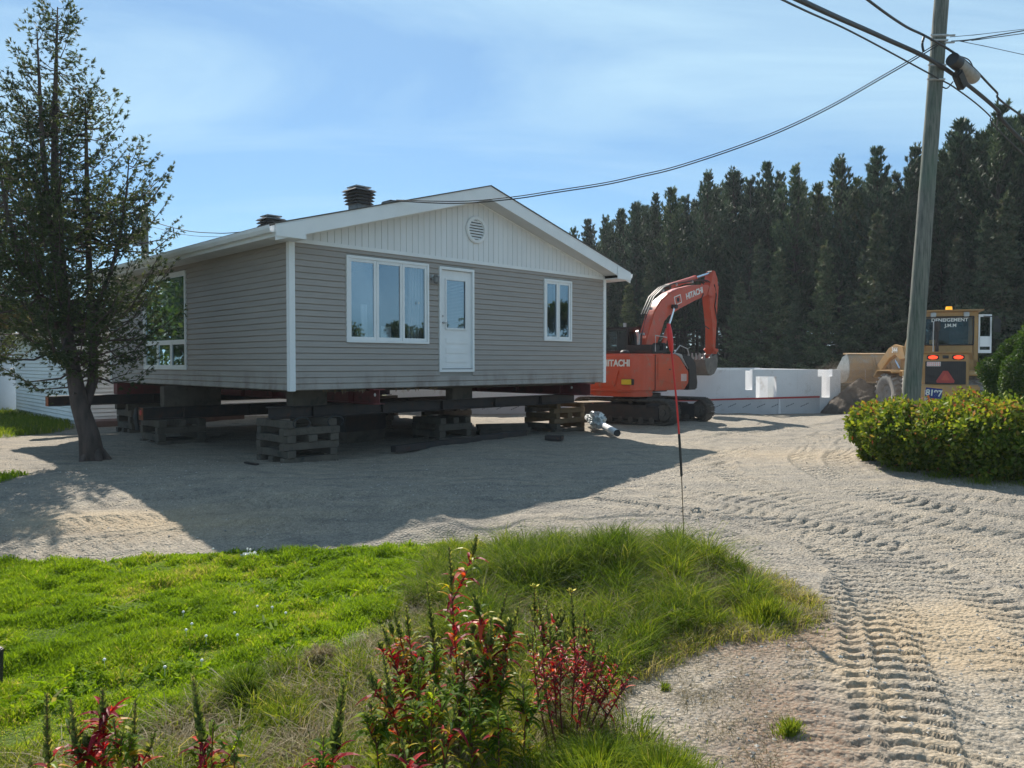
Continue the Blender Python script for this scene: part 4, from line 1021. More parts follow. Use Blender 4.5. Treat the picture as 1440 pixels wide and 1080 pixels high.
# upper body. outline in plan (x forward, y left), extruded with rounded counterweight
def plan_extrude(poly, z0, z1, mb, M_, top_in=0.0):
    n = len(poly); cx = sum(p[0] for p in poly)/n; cy = sum(p[1] for p in poly)/n
    vs = [(p[0], p[1], z0) for p in poly]+[(p[0]+(cx-p[0])*top_in, p[1]+(cy-p[1])*top_in, z1) for p in poly]
    mb.add(vs, [tuple(range(n)), tuple(range(2*n-1, n-1, -1))]+[(i, i+n, (i+1) % n+n, (i+1) % n) for i in range(n)], M_)
def arc_cw(rx, x0, hw_, n=14):     # rear outline, bulging
    out = []
    for i in range(n+1):
        a = -1+2*i/n; y = hw_*a; out.append((x0-rx*(1-abs(a)**3.2)**.5 if abs(a) < 1 else x0, y))
    return out
cw = arc_cw(.42, -1.12, 1.25)
mb = MB(); plan_extrude(cw+[(-.62, 1.25), (-.62, -1.25)], .98, 2.08, mb, UM); o = mb.build('counterweight', M['orange'], ex, .05, smooth=1, seg=3)
mb = MB(); plan_extrude(arc_cw(.38, -1.08, 1.2)+[(-.66, 1.2), (-.66, -1.2)], .84, .979, mb, UM); mb.build('counterweight_skirt', M['orange'], ex, .03, smooth=1)
# lower pocket step of the counterweight
mb = MB(); mb.prism([(-.44, 1.10), (.44, 1.10), (.62, 1.62), (-.62, 1.62)], 1.49, 1.57, UM @ Matrix.Rotation(math.pi/2, 4, 'Z')); mb.build('counterweight_relief', M['orange'], ex, .035, smooth=1)
for yy_ in (-.86, .86):
    MM = UM @ Matrix.Translation((-1.49, yy_, 1.27)) @ Matrix.Rotation(R(12)*(1 if yy_ > 0 else -1)*-1, 4, 'Z')
    mb = MB(); mb.box((0, 0, 0), (.05, .4, .17), MM); mb.build('tail_lamp_recess', M['black'], ex, .01)
    mb = MB(); mb.box((-.03, -.03 if yy_ > 0 else .03, 0), (.03, .32, .15), MM); mb.build('tail_reflector', M['yellow'], ex, .008)
text_mesh('rear_lettering', 'HITACHI', .26, M['letter'], ex, UM @ Matrix.Translation((-1.545, -.47, 1.80)) @ Matrix(((0, 0, -1, 0), (-1, 0, 0, 0), (0, 1, 0, 0), (0, 0, 0, 1))), .006, 1.0, offset=.009)
# right side: door panels
side = [(-.615, 1.0), (1.05, 1.0), (1.28, 1.2), (1.28, 1.55), (.75, 2.0), (.5, 2.08), (-.615, 2.08)]
mb = MB(); mb.prism(side, -1.245, -.5, UM); mb.build('engine_housing', M['orange'], ex, .03, smooth=1)
mb = MB(); mb.prism([(-.5, 1.32), (.95, 1.08), (1.2, 1.25), (1.2, 1.53), (.7, 1.93), (-.5, 1.98)], -1.262, -1.246, UM); sd_ = mb.build('side_door', M['orange'], ex, .008)
mb = MB(); mb.b2((-.625, -1.252, 1.02), (-.612, -1.244, 2.06), UM); mb.build('panel_gap', M['black'], ex)
mb = MB(); mb.b2((.1, -1.27, 1.6), (.2, -1.262, 1.64), UM); mb.build('door_latch', M['black'], ex)
mb = MB()
for k in range(6): mb.b2((.8+k*.055, -1.268, 1.26), (.825+k*.055, -1.263, 1.48), UM)
mb.build('side_grille', M['letter'], ex)
mb = MB(); mb.prism([(1.285, .98), (1.8, .98), (1.85, 1.2), (1.72, 1.85), (1.45, 2.03), (.95, 2.05), (.9, 2.0), (1.285, 1.6)], -1.24, -.45, UM); mb.build('front_tank', M['black'], ex, .04, smooth=1)
mb = MB(); mb.prism([(.55, 2.085), (.8, 2.0), (1.3, 1.62), (1.36, 1.68), (.9, 2.08), (.6, 2.12)], -1.22, -1.0, UM); mb.build('step_edge', M['galv'], ex, .01)
mb = MB(); mb.b2((-.6, -.49, .92), (1.2, 1.2, 1.1), UM); mb.b2((-.6, .5, 1.1), (-.05, 1.22, 2.0), UM); mb.b2((-.6, -.49, 1.1), (.2, .45, 1.95), UM); mb.build('main_frame', M['steel_dark'], ex, .02)
mb = MB(); mb.b2((-.55, -1.1, 2.1), (.35, 1.1, 2.19), UM); mb.b2((-.3, -.9, 2.19), (.15, .1, 2.36), UM); mb.b2((.2, -.95, 2.1), (.45, -.55, 2.42), UM); mb.build('engine_cover', M['black'], ex, .03)
mb = MB(); mb.tube([UM @ Vector((-.75, -.2, 2.08)), UM @ Vector((-.75, -.2, 2.14))], .14, 16); mb.lathe([(.15, 2.14), (.1, 2.19), (0, 2.2)], 16, UM @ Matrix.Translation((-.75, -.2, 0))); mb.build('filler_cap', M['black'], ex, smooth=1)
mb = MB(); mb.tube([UM @ Vector((-.1, -.25, 2.3)), UM @ Vector((-.1, -.25, 2.62)), UM @ Vector((-.18, -.25, 2.78))], .05, 10); mb.build('exhaust', M['galv'], ex, smooth=1)
# handrails
mb = MB()
for p in ([(.45, -1.15, 2.05), (.45, -1.15, 2.55), (-.4, -1.1, 2.62), (-.4, -1.1, 2.15)], [(.5, -1.1, 2.0), (.9, -1.15, 2.35), (1.35, -1.15, 2.25), (1.5, -1.15, 1.95)]):
    mb.tube([UM @ Vector(q) for q in p], .018, 6)
mb.build('handrail', M['galv'], ex)
# cab (left front)
cab = thing('cab', None, None); cab.parent = ex
cx0, cx1, cy0, cy1, cz0, cz1 = -.05, 1.65, .2, 1.22, 1.12, 2.85
mb = MB(); mb.b2((cx0, cy0, cz0), (cx1, cy1, 1.95), UM); mb.build('cab_body', M['orange'], cab, .03)
mb = MB(); mb.b2((cx0-.03, cy0-.03, cz1), (cx1-.05, cy1+.03, cz1+.07), UM); mb.build('cab_roof', M['black'], cab, .03)
mb = MB()
for (a, b) in ((cx0+.04, cy0+.04), (cx1-.1, cy0+.04), (cx0+.04, cy1-.04), (cx1-.1, cy1-.04), (.75, cy0+.04), (.75, cy1-.04)): mb.b2((a-.035, b-.035, 1.951), (a+.035, b+.035, cz1-.001), UM)
mb.build('cab_pillar', M['black'], cab)
mb = MB()
for q in ([(cx0+.02, cy0, 1.96), (cx1-.1, cy0, 1.96), (cx1-.1, cy0, cz1), (cx0+.02, cy0, cz1)], [(cx0+.02, cy1, 1.96), (cx1-.1, cy1, 1.96), (cx1-.1, cy1, cz1), (cx0+.02, cy1, cz1)], [(cx0, cy0+.05, 1.96), (cx0, cy1-.05, 1.96), (cx0, cy1-.05, cz1), (cx0, cy0+.05, cz1)], [(cx1-.06, cy0+.05, 1.96), (cx1-.06, cy1-.05, 1.96), (cx1-.1, cy1-.05, cz1), (cx1-.1, cy0+.05, cz1)]):
    mb.add(q, [(0, 1, 2, 3)], UM)
mb.build('cab_window', M['cabglass'], cab)
mb = MB(); mb.b2((.35, .5, 1.96), (.5, .95, 2.6), UM); mb.b2((.38, .6, 2.6), (.46, .85, 2.78), UM); mb.build('seat', M['black'], cab, .03)
mb = MB(); mb.tube([UM @ Vector((cx0+.1, .4, cz1+.07)), UM @ Vector((cx0+.1, .4, cz1+.2))], .05, 10); mb.build('roof_lamp', M['galv'], cab, smooth=1)
# boom, stick, bucket: profiles in (x forward, z up), thickness along y
BY = -.12
UM = UM0 @ Matrix.Translation((0, 0, 1.9)) @ Matrix.Diagonal((1, 1, .94, 1)) @ Matrix.Translation((0, 0, -1.9))
boom = thing('boom', None, None); boom.parent = ex
def bez(a, b, c, n=8): return [tuple((1-t)**2*np.array(a)+2*t*(1-t)*np.array(b)+t*t*np.array(c)) for t in np.linspace(0, 1, n)]
lower = [(.28, 1.72)]+bez((.95, 2.5), (1.35, 3.45), (1.95, 3.75))+[(4.05, 4.62), (4.2, 4.42), (4.1, 4.22)]
upper = [(4.3, 4.66), (4.2, 4.78), (3.9, 4.8)]+bez((2.6, 4.48), (1.1, 4.25), (.5, 2.95))+[(.08, 1.95)]
def mirrored(pts): return pts
bp = [(.25, 1.75), (.85, 2.35), (1.15, 2.85), (1.32, 3.2), (1.62, 3.42), (2.3, 3.7), (3.3, 4.05), (4.15, 4.3), (4.32, 4.42), (4.3, 4.58), (4.1, 4.66), (3.2, 4.58), (2.2, 4.38), (1.6, 4.18), (1.1, 3.9), (.72, 3.5), (.42, 2.9), (.2, 2.35), (.08, 1.95), (.12, 1.78)]
mb = MB(); mb.prism(bp, BY-.17, BY+.17, UM); mb.build('boom_arm', M['orange'], boom, .03, smooth=1)
def cyl(par, a, b, r0, frac, y, nm='hydraulic_cylinder'):
    a = Vector((a[0], y, a[1])); b = Vector((b[0], y, b[1])); mid = a.lerp(b, frac)
    mb = MB(); mb.tube([UM @ a, UM @ mid], r0, 14); mb.tube([UM @ mid.lerp(a, .03), UM @ mid], r0*1.15, 14); o = mb.build(nm, M['orange'], par, smooth=1)
    mb = MB(); mb.tube([UM @ mid, UM @ b], r0*.5, 12); mb.build('piston_rod', M['chrome'], o, smooth=1)
    mb = MB()
    for q in (a, b): mb.tube([UM @ (q+Vector((0, -.09, 0))), UM @ (q+Vector((0, .09, 0)))], r0*.95, 14)
    mb.build('pin', M['steel_dark'], o, smooth=1)
cyl(boom, (1.75, 4.42), (4.5, 5.12), .085, .62, BY)
cyl(boom, (.75, 1.75), (1.75, 3.72), .075, .6, BY-.27); cyl(boom, (.75, 1.75), (1.75, 3.72), .075, .6, BY+.27)
mb = MB()
for y in (-.1, 0.0, .1):     # hoses along the back of the boom
    mb.tube([UM @ Vector((a, BY+y, b)) for a, b in ((.05, 2.1), (.1, 2.7), (.38, 3.4), (.8, 4.0), (1.35, 4.35), (1.9, 4.52), (2.6, 4.62), (3.4, 4.78), (4.1, 4.82), (4.5, 4.7), (4.75, 4.3))], .022, 6)
mb.tube([UM @ Vector((a, BY-.2, b)) for a, b in ((3.7, 4.3), (3.45, 3.95), (3.4, 3.6), (3.65, 3.2), (4.1, 3.05))], .018, 6)
mb.build('hydraulic_hose', M['wirem'], boom, smooth=1)
mb = MB()
for (a, b) in ((.2, 2.75), (.62, 3.6), (1.3, 4.24), (2.1, 4.5), (3.1, 4.68)): mb.box((a, BY, b), (.06, .28, .08), UM)
mb.build('hose_clamp', M['galv'], boom)
LT = Matrix(((1, 0, 0, 0), (0, 0, -1, 0), (0, 1, 0, 0), (0, 0, 0, 1)))
text_mesh('boom_lettering', 'HITACHI', .29, M['letter'], boom, UM @ Matrix.Translation((3.15, BY-.176, 4.27)) @ Matrix.Rotation(-R(17), 4, 'Y') @ LT, .004, 1.0, offset=.008)
mb = MB(); mb.box((2.1, BY-.172, 3.98), (.42, .006, .3), UM, Matrix.Rotation(-R(17), 3, 'Y')); mb.build('warning_plate', M['letter'], boom)
mb = MB(); mb.box((2.1, BY-.177, 3.98), (.34, .004, .24), UM, Matrix.Rotation(-R(17), 3, 'Y')); mb.build('warning_plate_face', M['orange'], boom)
mb = MB(); mb.lathe([(0, -.01), (.07, -.01), (.08, 0)], 16, UM @ Matrix.Translation((2.1, BY-.18, 3.98)), axis='y'); mb.build('work_lamp', M['black'], boom)
stick = thing('stick', None, None); stick.parent = ex
sp_ = [(4.45, 5.2), (4.6, 5.22), (4.78, 4.95), (4.84, 4.5), (4.76, 3.4), (4.62, 1.86), (4.5, 1.78), (4.42, 1.9), (4.40, 3.1), (4.18, 4.1), (4.1, 4.45), (4.25, 4.62), (4.32, 4.9)]
mb = MB(); mb.prism(sp_, BY-.145, BY+.145, UM); mb.build('stick_arm', M['orange'], stick, .025, smooth=1)
mb = MB()
for s in (-1, 1): mb.prism([(4.0, 4.3), (4.35, 4.2), (4.6, 4.4), (4.5, 4.6), (4.2, 4.75)], BY+s*.18-.01, BY+s*.18+.01, UM)
mb.build('pivot_plate', M['orange'], stick, .01)
cyl(stick, (4.96, 4.75), (4.72, 2.3), .07, .55, BY, 'bucket_cylinder')
mb = MB(); mb.tube([UM @ Vector((a, BY-.17, b)) for a, b in ((4.5, 4.7), (4.65, 4.3), (4.55, 3.9), (4.72, 3.4))], .02, 6); mb.build('hydraulic_hose', M['wirem'], stick)
mb = MB(); 
for s in (-.2, .2): mb.prism([(4.4, 2.3), (4.5, 2.36), (4.74, 2.32), (4.74, 2.22), (4.5, 2.24)], BY+s-.015, BY+s+.015, UM)
for s in (-.17, .17): mb.prism([(4.7, 2.34), (4.78, 2.3), (4.4, 1.7), (4.3, 1.76)], BY+s-.012, BY+s+.012, UM)
mb.build('linkage', M['orange'], stick, .006)
# curled bucket hanging at the stick end, its teeth up on the near side
M['bucketdark'] = pm('earth_stained_steel', (.2, .18, .155), (.12, .11, .1), 4, .6, .3, 20, metal=.2, dirt=((.3, .27, .23), 3, .55))
bk = thing('bucket', None, None); bk.parent = ex
UMS = UM; UM = UMS @ Matrix.Translation((4.35, 0, 2.12)) @ Matrix.Diagonal((.70, .85, .68, 1)) @ Matrix.Translation((-4.5, 0, -1.95))
ca = [(4.62, 1.98), (4.7, 1.62), (4.62, 1.2), (4.35, .92), (4.0, .82), (3.68, .95), (3.5, 1.3), (3.42, 1.72)]
inn = [(a+(4.1-a)*.07, b+(1.7-b)*.06) for a, b in ca]
mb = MB(); poly = ca+inn[::-1]; mb.prism(poly, BY-.4, BY+.4, UM); mb.build('bucket_shell', M['bucketdark'], bk, .008)
mb = MB()
for s in (-1, 1): mb.prism([(a, b) for a, b in ca]+[(4.0, 1.78)], BY+s*.41-.012, BY+s*.41+.012, UM)
mb.build('bucket_side', M['bucketdark'], bk, .005)
mb = MB()
for k in range(5):
    y = BY-.36+k*.18; mb.add([(3.38, y-.05, 1.66), (3.48, y-.05, 1.66), (3.38, y+.05, 1.66), (3.48, y+.05, 1.66), (3.38, y-.02, 2.02), (3.42, y-.02, 2.02), (3.38, y+.02, 2.02), (3.42, y+.02, 2.02)], [(0, 1, 5, 4), (2, 6, 7, 3), (0, 4, 6, 2), (1, 3, 7, 5), (4, 5, 7, 6)], UM)
mb.build('bucket_tooth', M['worn'], bk)
mb = MB()
for s in (-.17, .17): mb.prism([(4.3, 1.75), (4.75, 2.1), (4.7, 1.65), (4.5, 1.45)], BY+s-.02, BY+s+.02, UM)
mb.build('bucket_ear', M['worn'], bk, .006)

UM = UMS
# ------------------------------------------------------------------ wheel loader
LZ = .12
ld = thing('wheel_loader', 'dusty yellow wheel loader seen from behind, bucket raised over the foundation', 'wheel loader', (13.27, 23.75, LZ))
rh = Vector((.40, .916, 0)); RA = math.atan2(rh.y, rh.x)      # rear frame heading
RM = Matrix.Rotation(RA, 4, 'Z')                              # local x forward, y left, origin rear axle
FM = Matrix.Translation((13.5-13.1, 26.05-23.75, 0)) @ Matrix.Rotation(R(92), 4, 'Z')   # front frame, origin front axle
def wheel(Mx, par, lean=0, dusty=True):
    root = thing('wheel', None, None); root.parent = par
    rad, wd = .67, .44
    mb = MB(); mb.lathe([(.34, -.17), (.4, -.2), (.52, -.225), (.60, -.22), (.632, -.18), (.64, 0), (.632, .18), (.60, .22), (.52, .225), (.4, .2), (.34, .17)], 48, Mx, axis='y')
    n = 22
    for k in range(n):
        for s in (-1, 1):
            a = 2*math.pi*(k+(.5 if s > 0 else 0))/n
            rot = Matrix.Rotation(a, 3, 'Y'); tw = Matrix.Rotation(s*R(28), 3, 'X')
            c = rot @ Vector((0, 0, .655)); mb.box((c.x, s*.115, c.z), (.075, .235, .05), Mx, rot @ Matrix.Rotation(s*R(26), 3, 'Z'))
    mb.build('tyre', M['rubber'], root, smooth=1)
    mb = MB(); mb.lathe([(0, -.1), (.1, -.1), (.12, -.13), (.3, -.12), (.33, -.17), (.35, -.17), (.35, .17), (.33, .17), (.3, .12), (.12, .13), (.1, .1), (0, .1)], 32, Mx, axis='y')
    mb.build('rim', M['rubber'], root, smooth=1)
for s in (-1, 1):
    wheel(RM @ Matrix.Translation((0, s*.83, .66)), ld); wheel(FM @ Matrix.Translation((0, s*.83, .66)), ld)
mb = MB(); mb.b2((-1.0, -.61, .95), (.35, .61, 1.99), RM); hood = mb.build('engine_hood', M['loaderp'], ld, .03)
mb = MB(); mb.b2((-1.06, -.66, 1.992), (.3, .66, 2.03), RM); mb.build('hood_lid', M['loaderp'], ld, .012)
mb = MB(); mb.b2((-1.03, -.53, 1.06), (-1.004, .53, 1.74), RM); mb.build('radiator_grille', M['black'], ld, .008)
mb = MB()
for k in range(20): mb.b2((-1.037, -.5+k*.052, 1.08), (-1.031, -.49+k*.052, 1.72), RM)
mb.build('grille_bar', M['steel_dark'], ld)
mb = MB(); mb.b2((-1.15, -.88, .52), (-.1, .72, 1.04), RM); mb.build('rear_counterweight', M['loaderp'], ld, .04)
for y in (-.33, .33):
    mb = MB(); mb.box((-1.02, y, 1.86), (.04, .32, .13), RM); h_ = mb.build('tail_lamp', M['black'], ld, .02)
    mb = MB(); mb.lathe([(0, -.02), (.09, -.018), (.12, 0)], 20, RM @ Matrix.Translation((-1.043, y, 1.86)) @ Matrix.Diagonal((1, 1.05, .45, 1)), axis='x'); mb.build('lit_lens', M['taillit'], h_)
mb = MB(); mb.box((-1.035, .0, 1.87), (.02, .16, .09), RM); mb.build('maker_plate', M['black'], ld, .005)
mb = MB(); mb.box((-1.042, .31, 1.66), (.012, .36, .13), RM); mb.build('number_plate', M['letter'], ld)
mb = MB()
for row in range(2):
    for k in range(7): mb.box((-1.05, .46-k*.05, 1.69-row*.06), (.003, .03, .028), RM)
mb.build('plate_print', M['redr'], ld)
tri = [(-.22, 0), (.22, 0), (.24, .06), (.06, .36), (-.06, .36), (-.24, .06)]
BACK = RM @ Matrix.Rotation(math.pi/2, 4, 'Z')   # x -> left... plate plane
mb = MB(); mb.prism([(a, 1.1+b) for a, b in tri], 1.045, 1.055, BACK); mb.build('slow_vehicle_triangle', pm('faded_red', (.42, .06, .05), (.34, .05, .05), 6, .6, 0), ld)
mb = MB(); mb.prism([(-.12, 1.18), (.12, 1.18), (.0, 1.38)], 1.056, 1.06, BACK); mb.build('triangle_core', pm('faded_orange', (.5, .09, .06), (.42, .08, .05), 6, .6, 0), ld)
# fenders
for s in (-1, 1):
    mb = MB(); mb.prism([(-.72, 1.34), (-.6, 1.46), (.55, 1.46), (.78, 1.3), (.78, 1.26), (.53, 1.42), (-.58, 1.42), (-.7, 1.3)], s*.58, s*1.12, RM); mb.build('fender', M['loaderp'], ld, .01)
# cab
cb_ = thing('cab', None, None); cb_.parent = ld
ax, bx_, ay, by_, c0, c1 = .42, 1.5, -1.02, .56, 1.3, 3.3
mb = MB()
for (a, b) in ((ax, ay), (ax, by_), (bx_, ay), (bx_, by_)): mb.b2((a, b, c0), (a+.09, b+(.13 if b < 0 else -.13), c1-.17), RM)
mb.b2((ax+.005, ay+.14, 2.1-.12), (ax+.07, by_-.14, 2.14+.13), RM); mb.b2((ax, ay, c1-.168), (bx_+.09, by_, c1-.0), RM)
mb.b2((ax, ay+.01, c0), (bx_+.08, by_-.01, c0+.5), RM)
mb.build('cab_frame', M['loaderp'], cb_, .02)
mb = MB(); mb.b2((ax-.12, ay-.14, c1+.002), (bx_+.2, by_+.1, c1+.05), RM); mb.build('cab_roof', M['loaderp'], cb_, .015)
mb = MB()
mb.add([(ax+.03, ay+.1, 2.2), (ax+.03, by_-.1, 2.2), (ax+.03, by_-.1, c1-.1), (ax+.03, ay+.1, c1-.1)], [(0, 1, 2, 3)], RM)
mb.add([(bx_+.05, ay+.1, 1.9), (bx_+.05, by_-.1, 1.9), (bx_+.05, by_-.1, c1-.1), (bx_+.05, ay+.1, c1-.1)], [(0, 1, 2, 3)], RM)
mb.add([(ax+.08, by_-.03, 1.8), (bx_, by_-.03, 1.8), (bx_, by_-.03, c1-.1), (ax+.08, by_-.03, c1-.1)], [(0, 1, 2, 3)], RM)
mb.build('cab_window', M['cabglass'], cb_)
mb = MB()
q = [(ay+.13, 2.26), (by_-.13, 2.26), (by_-.13, c1-.17), (ay+.13, c1-.17)]
for a, b in ((0, 1), (1, 2), (2, 3), (3, 0)): mb.tube([RM @ Vector((ax-.005, *q[a])), RM @ Vector((ax-.005, *q[b]))], .022, 6)
mb.build('window_seal', M['black'], cb_)
mb = MB(); mb.b2((.85, -.28, 1.8), (1.05, .2, 2.75), RM); mb.b2((.85, -.15, 2.75), (.95, .07, 2.95), RM); mb.build('seat', M['black'], cb_, .04)
mb = MB(); mb.b2((.5, .05, 2.2), (.56, .3, 2.42), RM); mb.build('seat_box', M['loaderp'], cb_, .01)
BT = RM @ Matrix(((0, 0, -1, 0), (-1, 0, 0, 0), (0, 1, 0, 0), (0, 0, 0, 1)))
def rear_text(body, y, z, size, nm): text_mesh(nm, body, size, M['letter'], cb_, RM @ Matrix.Translation((ax-.008, y, z)) @ Matrix(((0, 0, -1, 0), (-1, 0, 0, 0), (0, 1, 0, 0), (0, 0, 0, 1))), .002, 1.02, offset=.004)
rear_text('DENEIGEMENT', -.24, 3.03, .148, 'cab_lettering'); rear_text('J.M.M', -.27, 2.86, .14, 'cab_lettering')
for y in (ay+.33, by_-.35):
    mb = MB(); mb.box((ax-.05, y, c1-.1), (.09, .15, .14), RM); o = mb.build('work_lamp', M['galv'], cb_, .015)
mb = MB(); mb.tube([RM @ Vector((ax+.3, -.25, c1+.05)), RM @ Vector((ax+.3, -.25, c1+.17))], [.1, .085], 16); mb.build('beacon', M['beacon'], cb_, smooth=1)
mb = MB(); mb.tube([RM @ Vector((ax+.4, -.45, c1+.05)), RM @ Vector((ax+.3, -.42, c1+.6))], .008, 5); mb.build('antenna', M['black'], cb_)
mb = MB(); mb.tube([RM @ Vector((.05, .13, 2.03)), RM @ Vector((.05, .13, 2.85))], .05, 12); mb.tube([RM @ Vector((.05, .13, 2.7)), RM @ Vector((.05, .13, 2.98))], .085, 14); mb.build('exhaust_stack', M['steel_dark'], ld, smooth=1)
mb = MB(); mb.tube([RM @ Vector((-.05, .24, 2.03)), RM @ Vector((-.05, .24, 2.98))], .018, 8); mb.build('exhaust_pipe', M['galv'], ld, smooth=1)
# opened side window panel and mirror at the right of the cab
dr2 = thing('open_side_door', None, None); dr2.parent = ld
mb = MB(); a = (ax+.12, ay-.02); b = (ax+.32, ay-.4)
def quad_frame(a, b, z0, z1, t, mb):
    for (p, q, zz1, zz2) in ((0, .12, z0, z1), (.88, 1, z0, z1), (.12, .88, z0, z0+.1), (.12, .88, z1-.08, z1)):
        p1 = Vector((a[0]+(b[0]-a[0])*p, a[1]+(b[1]-a[1])*p, zz1)); p2 = Vector((a[0]+(b[0]-a[0])*q, a[1]+(b[1]-a[1])*q, zz2))
        mb.add([(p1.x, p1.y, zz1), (p2.x, p2.y, zz1), (p2.x, p2.y, zz2), (p1.x, p1.y, zz2), (p1.x+t, p1.y, zz1), (p2.x+t, p2.y, zz1), (p2.x+t, p2.y, zz2), (p1.x+t, p1.y, zz2)], [(0, 1, 2, 3), (7, 6, 5, 4), (0, 4, 5, 1), (1, 5, 6, 2), (2, 6, 7, 3), (3, 7, 4, 0)], RM)
quad_frame(a, b, 2.0, 3.2, .03, mb); mb.build('door_frame', M['white'], dr2)
mb = MB(); mb.add([(a[0]+.015, a[1], 2.05), (b[0]+.015, b[1], 2.05), (b[0]+.015, b[1], 3.15), (a[0]+.015, a[1], 3.15)], [(0, 1, 2, 3)], RM); mb.build('door_glass', M['cabglass'], dr2)
mb = MB(); mb.add([(a[0]+.005, a[1]-.04, 2.2), (b[0]+.005, b[1]+.02, 2.2), (b[0]+.005, b[1]+.02, 2.52), (a[0]+.005, a[1]-.04, 2.52)], [(0, 1, 2, 3)], RM); mb.build('door_sticker', M['white'], dr2)
mb = MB(); mb.tube([RM @ Vector(p) for p in ((ax+.2, ay, 3.15), (ax+.2, ay-.55, 3.12), (ax+.2, ay-.55, 2.95))], .014, 6); o = mb.build('mirror_arm', M['black'], ld)
mb = MB(); mb.box((ax+.2, ay-.52, 2.85), (.05, .2, .42), RM); mb.build('mirror', M['black'], ld, .02)
# front frame
mb = MB(); mb.b2((-1.1, -.35, .5), (.5, .35, 1.15), FM); mb.b2((-.5, -.4, 1.1), (.25, .4, 2.0), FM); mb.build('front_frame', M['loaderp'], ld, .04)
mb = MB(); mb.b2((-1.6, -.4, .45), (-1.0, .4, .95), FM); mb.b2((.7, -.4, .5), (1.4, .4, 1.0), RM); mb.build('articulation_joint', M['steel_dark'], ld, .03)
for s in (-1, 1):
    mb = MB(); mb.prism([(-.5, 1.38), (-.4, 1.46), (.5, 1.46), (.72, 1.25), (.7, 1.2), (.47, 1.41), (-.38, 1.41), (-.48, 1.34)], s*.55, s*1.08, FM); mb.build('fender', M['loaderp'], ld, .01)
    arm = [(-.35, 1.85), (-.15, 2.25), (.35, 2.33), (.75, 2.2), (1.75, 1.42), (1.8, 1.22), (1.68, 1.15), (1.5, 1.22), (.65, 1.86), (.3, 1.98), (0, 1.8)]
    mb = MB(); mb.prism(arm, s*.50-.05, s*.50+.05, FM); arm_o = mb.build('lift_arm', M['loaderp'], ld, .012)
    if s > 0: arm_l = arm_o
    a_, b_ = FM @ Vector((-.2, s*.38, 1.0)), FM @ Vector((.6, s*.38, 1.8))
    mb = MB(); mb.tube([a_, a_.lerp(b_, .6)], .06, 12); c_ = mb.build('lift_cylinder', M['loaderp'], ld, smooth=1)
    mb = MB(); mb.tube([a_.lerp(b_, .6), b_], .03, 10); mb.build('piston_rod', M['chrome'], c_, smooth=1)
text_mesh('arm_lettering', '344', .25, M['letter'], arm_l, FM @ Matrix.Translation((.32, .556, 2.13)) @ Matrix(((-1, 0, 0, 0), (0, 0, 1, 0), (0, 1, 0, 0), (0, 0, 0, 1))), .003, offset=.007)
mb = MB(); mb.prism([(.4, 2.1), (.55, 2.2), (.2, 2.85), (.05, 2.8)], -.12, -.06, FM); mb.prism([(.4, 2.1), (.55, 2.2), (.2, 2.85), (.05, 2.8)], .06, .12, FM); mb.build('tilt_lever', M['loaderp'], ld, .01)
mb = MB(); mb.tube([FM @ Vector((-.4, 0, 2.05)), FM @ Vector((.1, 0, 2.72))], .06, 12); mb.tube([FM @ Vector((.48, 0, 2.2)), FM @ Vector((1.75, 0, 1.75))], .04, 10); mb.build('tilt_cylinder', M['loaderp'], ld, smooth=1)
# bucket: curved back towards the cab, cutting edge ahead and low, lip on top
BW = 1.42
outer = [(2.0, 2.0), (1.88, 1.92), (1.76, 1.7), (1.72, 1.45), (1.78, 1.2), (1.95, 1.02), (2.3, .92), (2.95, .88)]
inner = [(2.95, .91), (2.3, .96), (1.98, 1.05), (1.82, 1.22), (1.76, 1.45), (1.8, 1.69), (1.91, 1.89), (2.0, 1.965)]
Mbk = FM @ Matrix.Translation((1.9, 0, 1.4)) @ Matrix.Rotation(R(-4), 4, 'Y') @ Matrix.Translation((-1.9, 0, -1.4))
bkt = thing('loader_bucket', None, None); bkt.parent = ld
mb = MB(); mb.prism(outer+inner, -BW, BW, Mbk); mb.build('bucket_shell', M['bucketm'], bkt, .004)
mb = MB()
for s in (-1, 1): mb.prism([(2.0, 2.0), (1.88, 1.92), (1.76, 1.7), (1.72, 1.45), (1.78, 1.2), (1.95, 1.02), (2.3, .92), (2.95, .88), (2.75, 1.4), (2.3, 1.9)], s*(BW+.002), s*(BW+.026), Mbk)
mb.build('bucket_side', M['worn'], bkt, .004)
mb = MB(); mb.b2((1.96, -BW, 1.98), (2.34, BW, 2.03), Mbk); mb.build('spill_guard', M['bucketm'], bkt, .006)
mb = MB()
for y in (-.55, -.45, .45, .55, -.06, .06): mb.prism([(1.73, 1.25), (1.60, 1.3), (1.64, 1.6), (1.80, 1.85), (1.9, 1.95), (1.74, 1.6)], y-.015, y+.015, Mbk)
mb.build('bucket_bracket', M['bucketm'], bkt)

# ------------------------------------------------------------------ dark earth spilling below the bucket
bm = bmesh.new(); bmesh.ops.create_grid(bm, x_segments=90, y_segments=60, size=1)
for v in bm.verts:
    x, y = v.co.x, v.co.y; r_ = math.hypot(x, y)
    v.co.z = max(0, 1-r_)**.7*1.35*(1+.25*mn.noise(Vector((x*2, y*2, 3))))+.07*mn.noise(Vector((x*7, y*7, 0)))+.03*mn.noise(Vector((x*22, y*22, 0)))-.06
    v.co.x *= 1.35; v.co.y *= 1.0
me = bpy.data.meshes.new('earth_heap'); bm.to_mesh(me); bm.free(); me.polygons.foreach_set('use_smooth', [True]*len(me.polygons))
me.materials.append(pm('dark_earth', (.075, .06, .047), (.13, .105, .085), 5, .95, .9, 30, bdist=.04))
o = bpy.data.objects.new('earth_heap', me); COL.objects.link(o); o.location = (13.05, 27.0+.2, -.05)
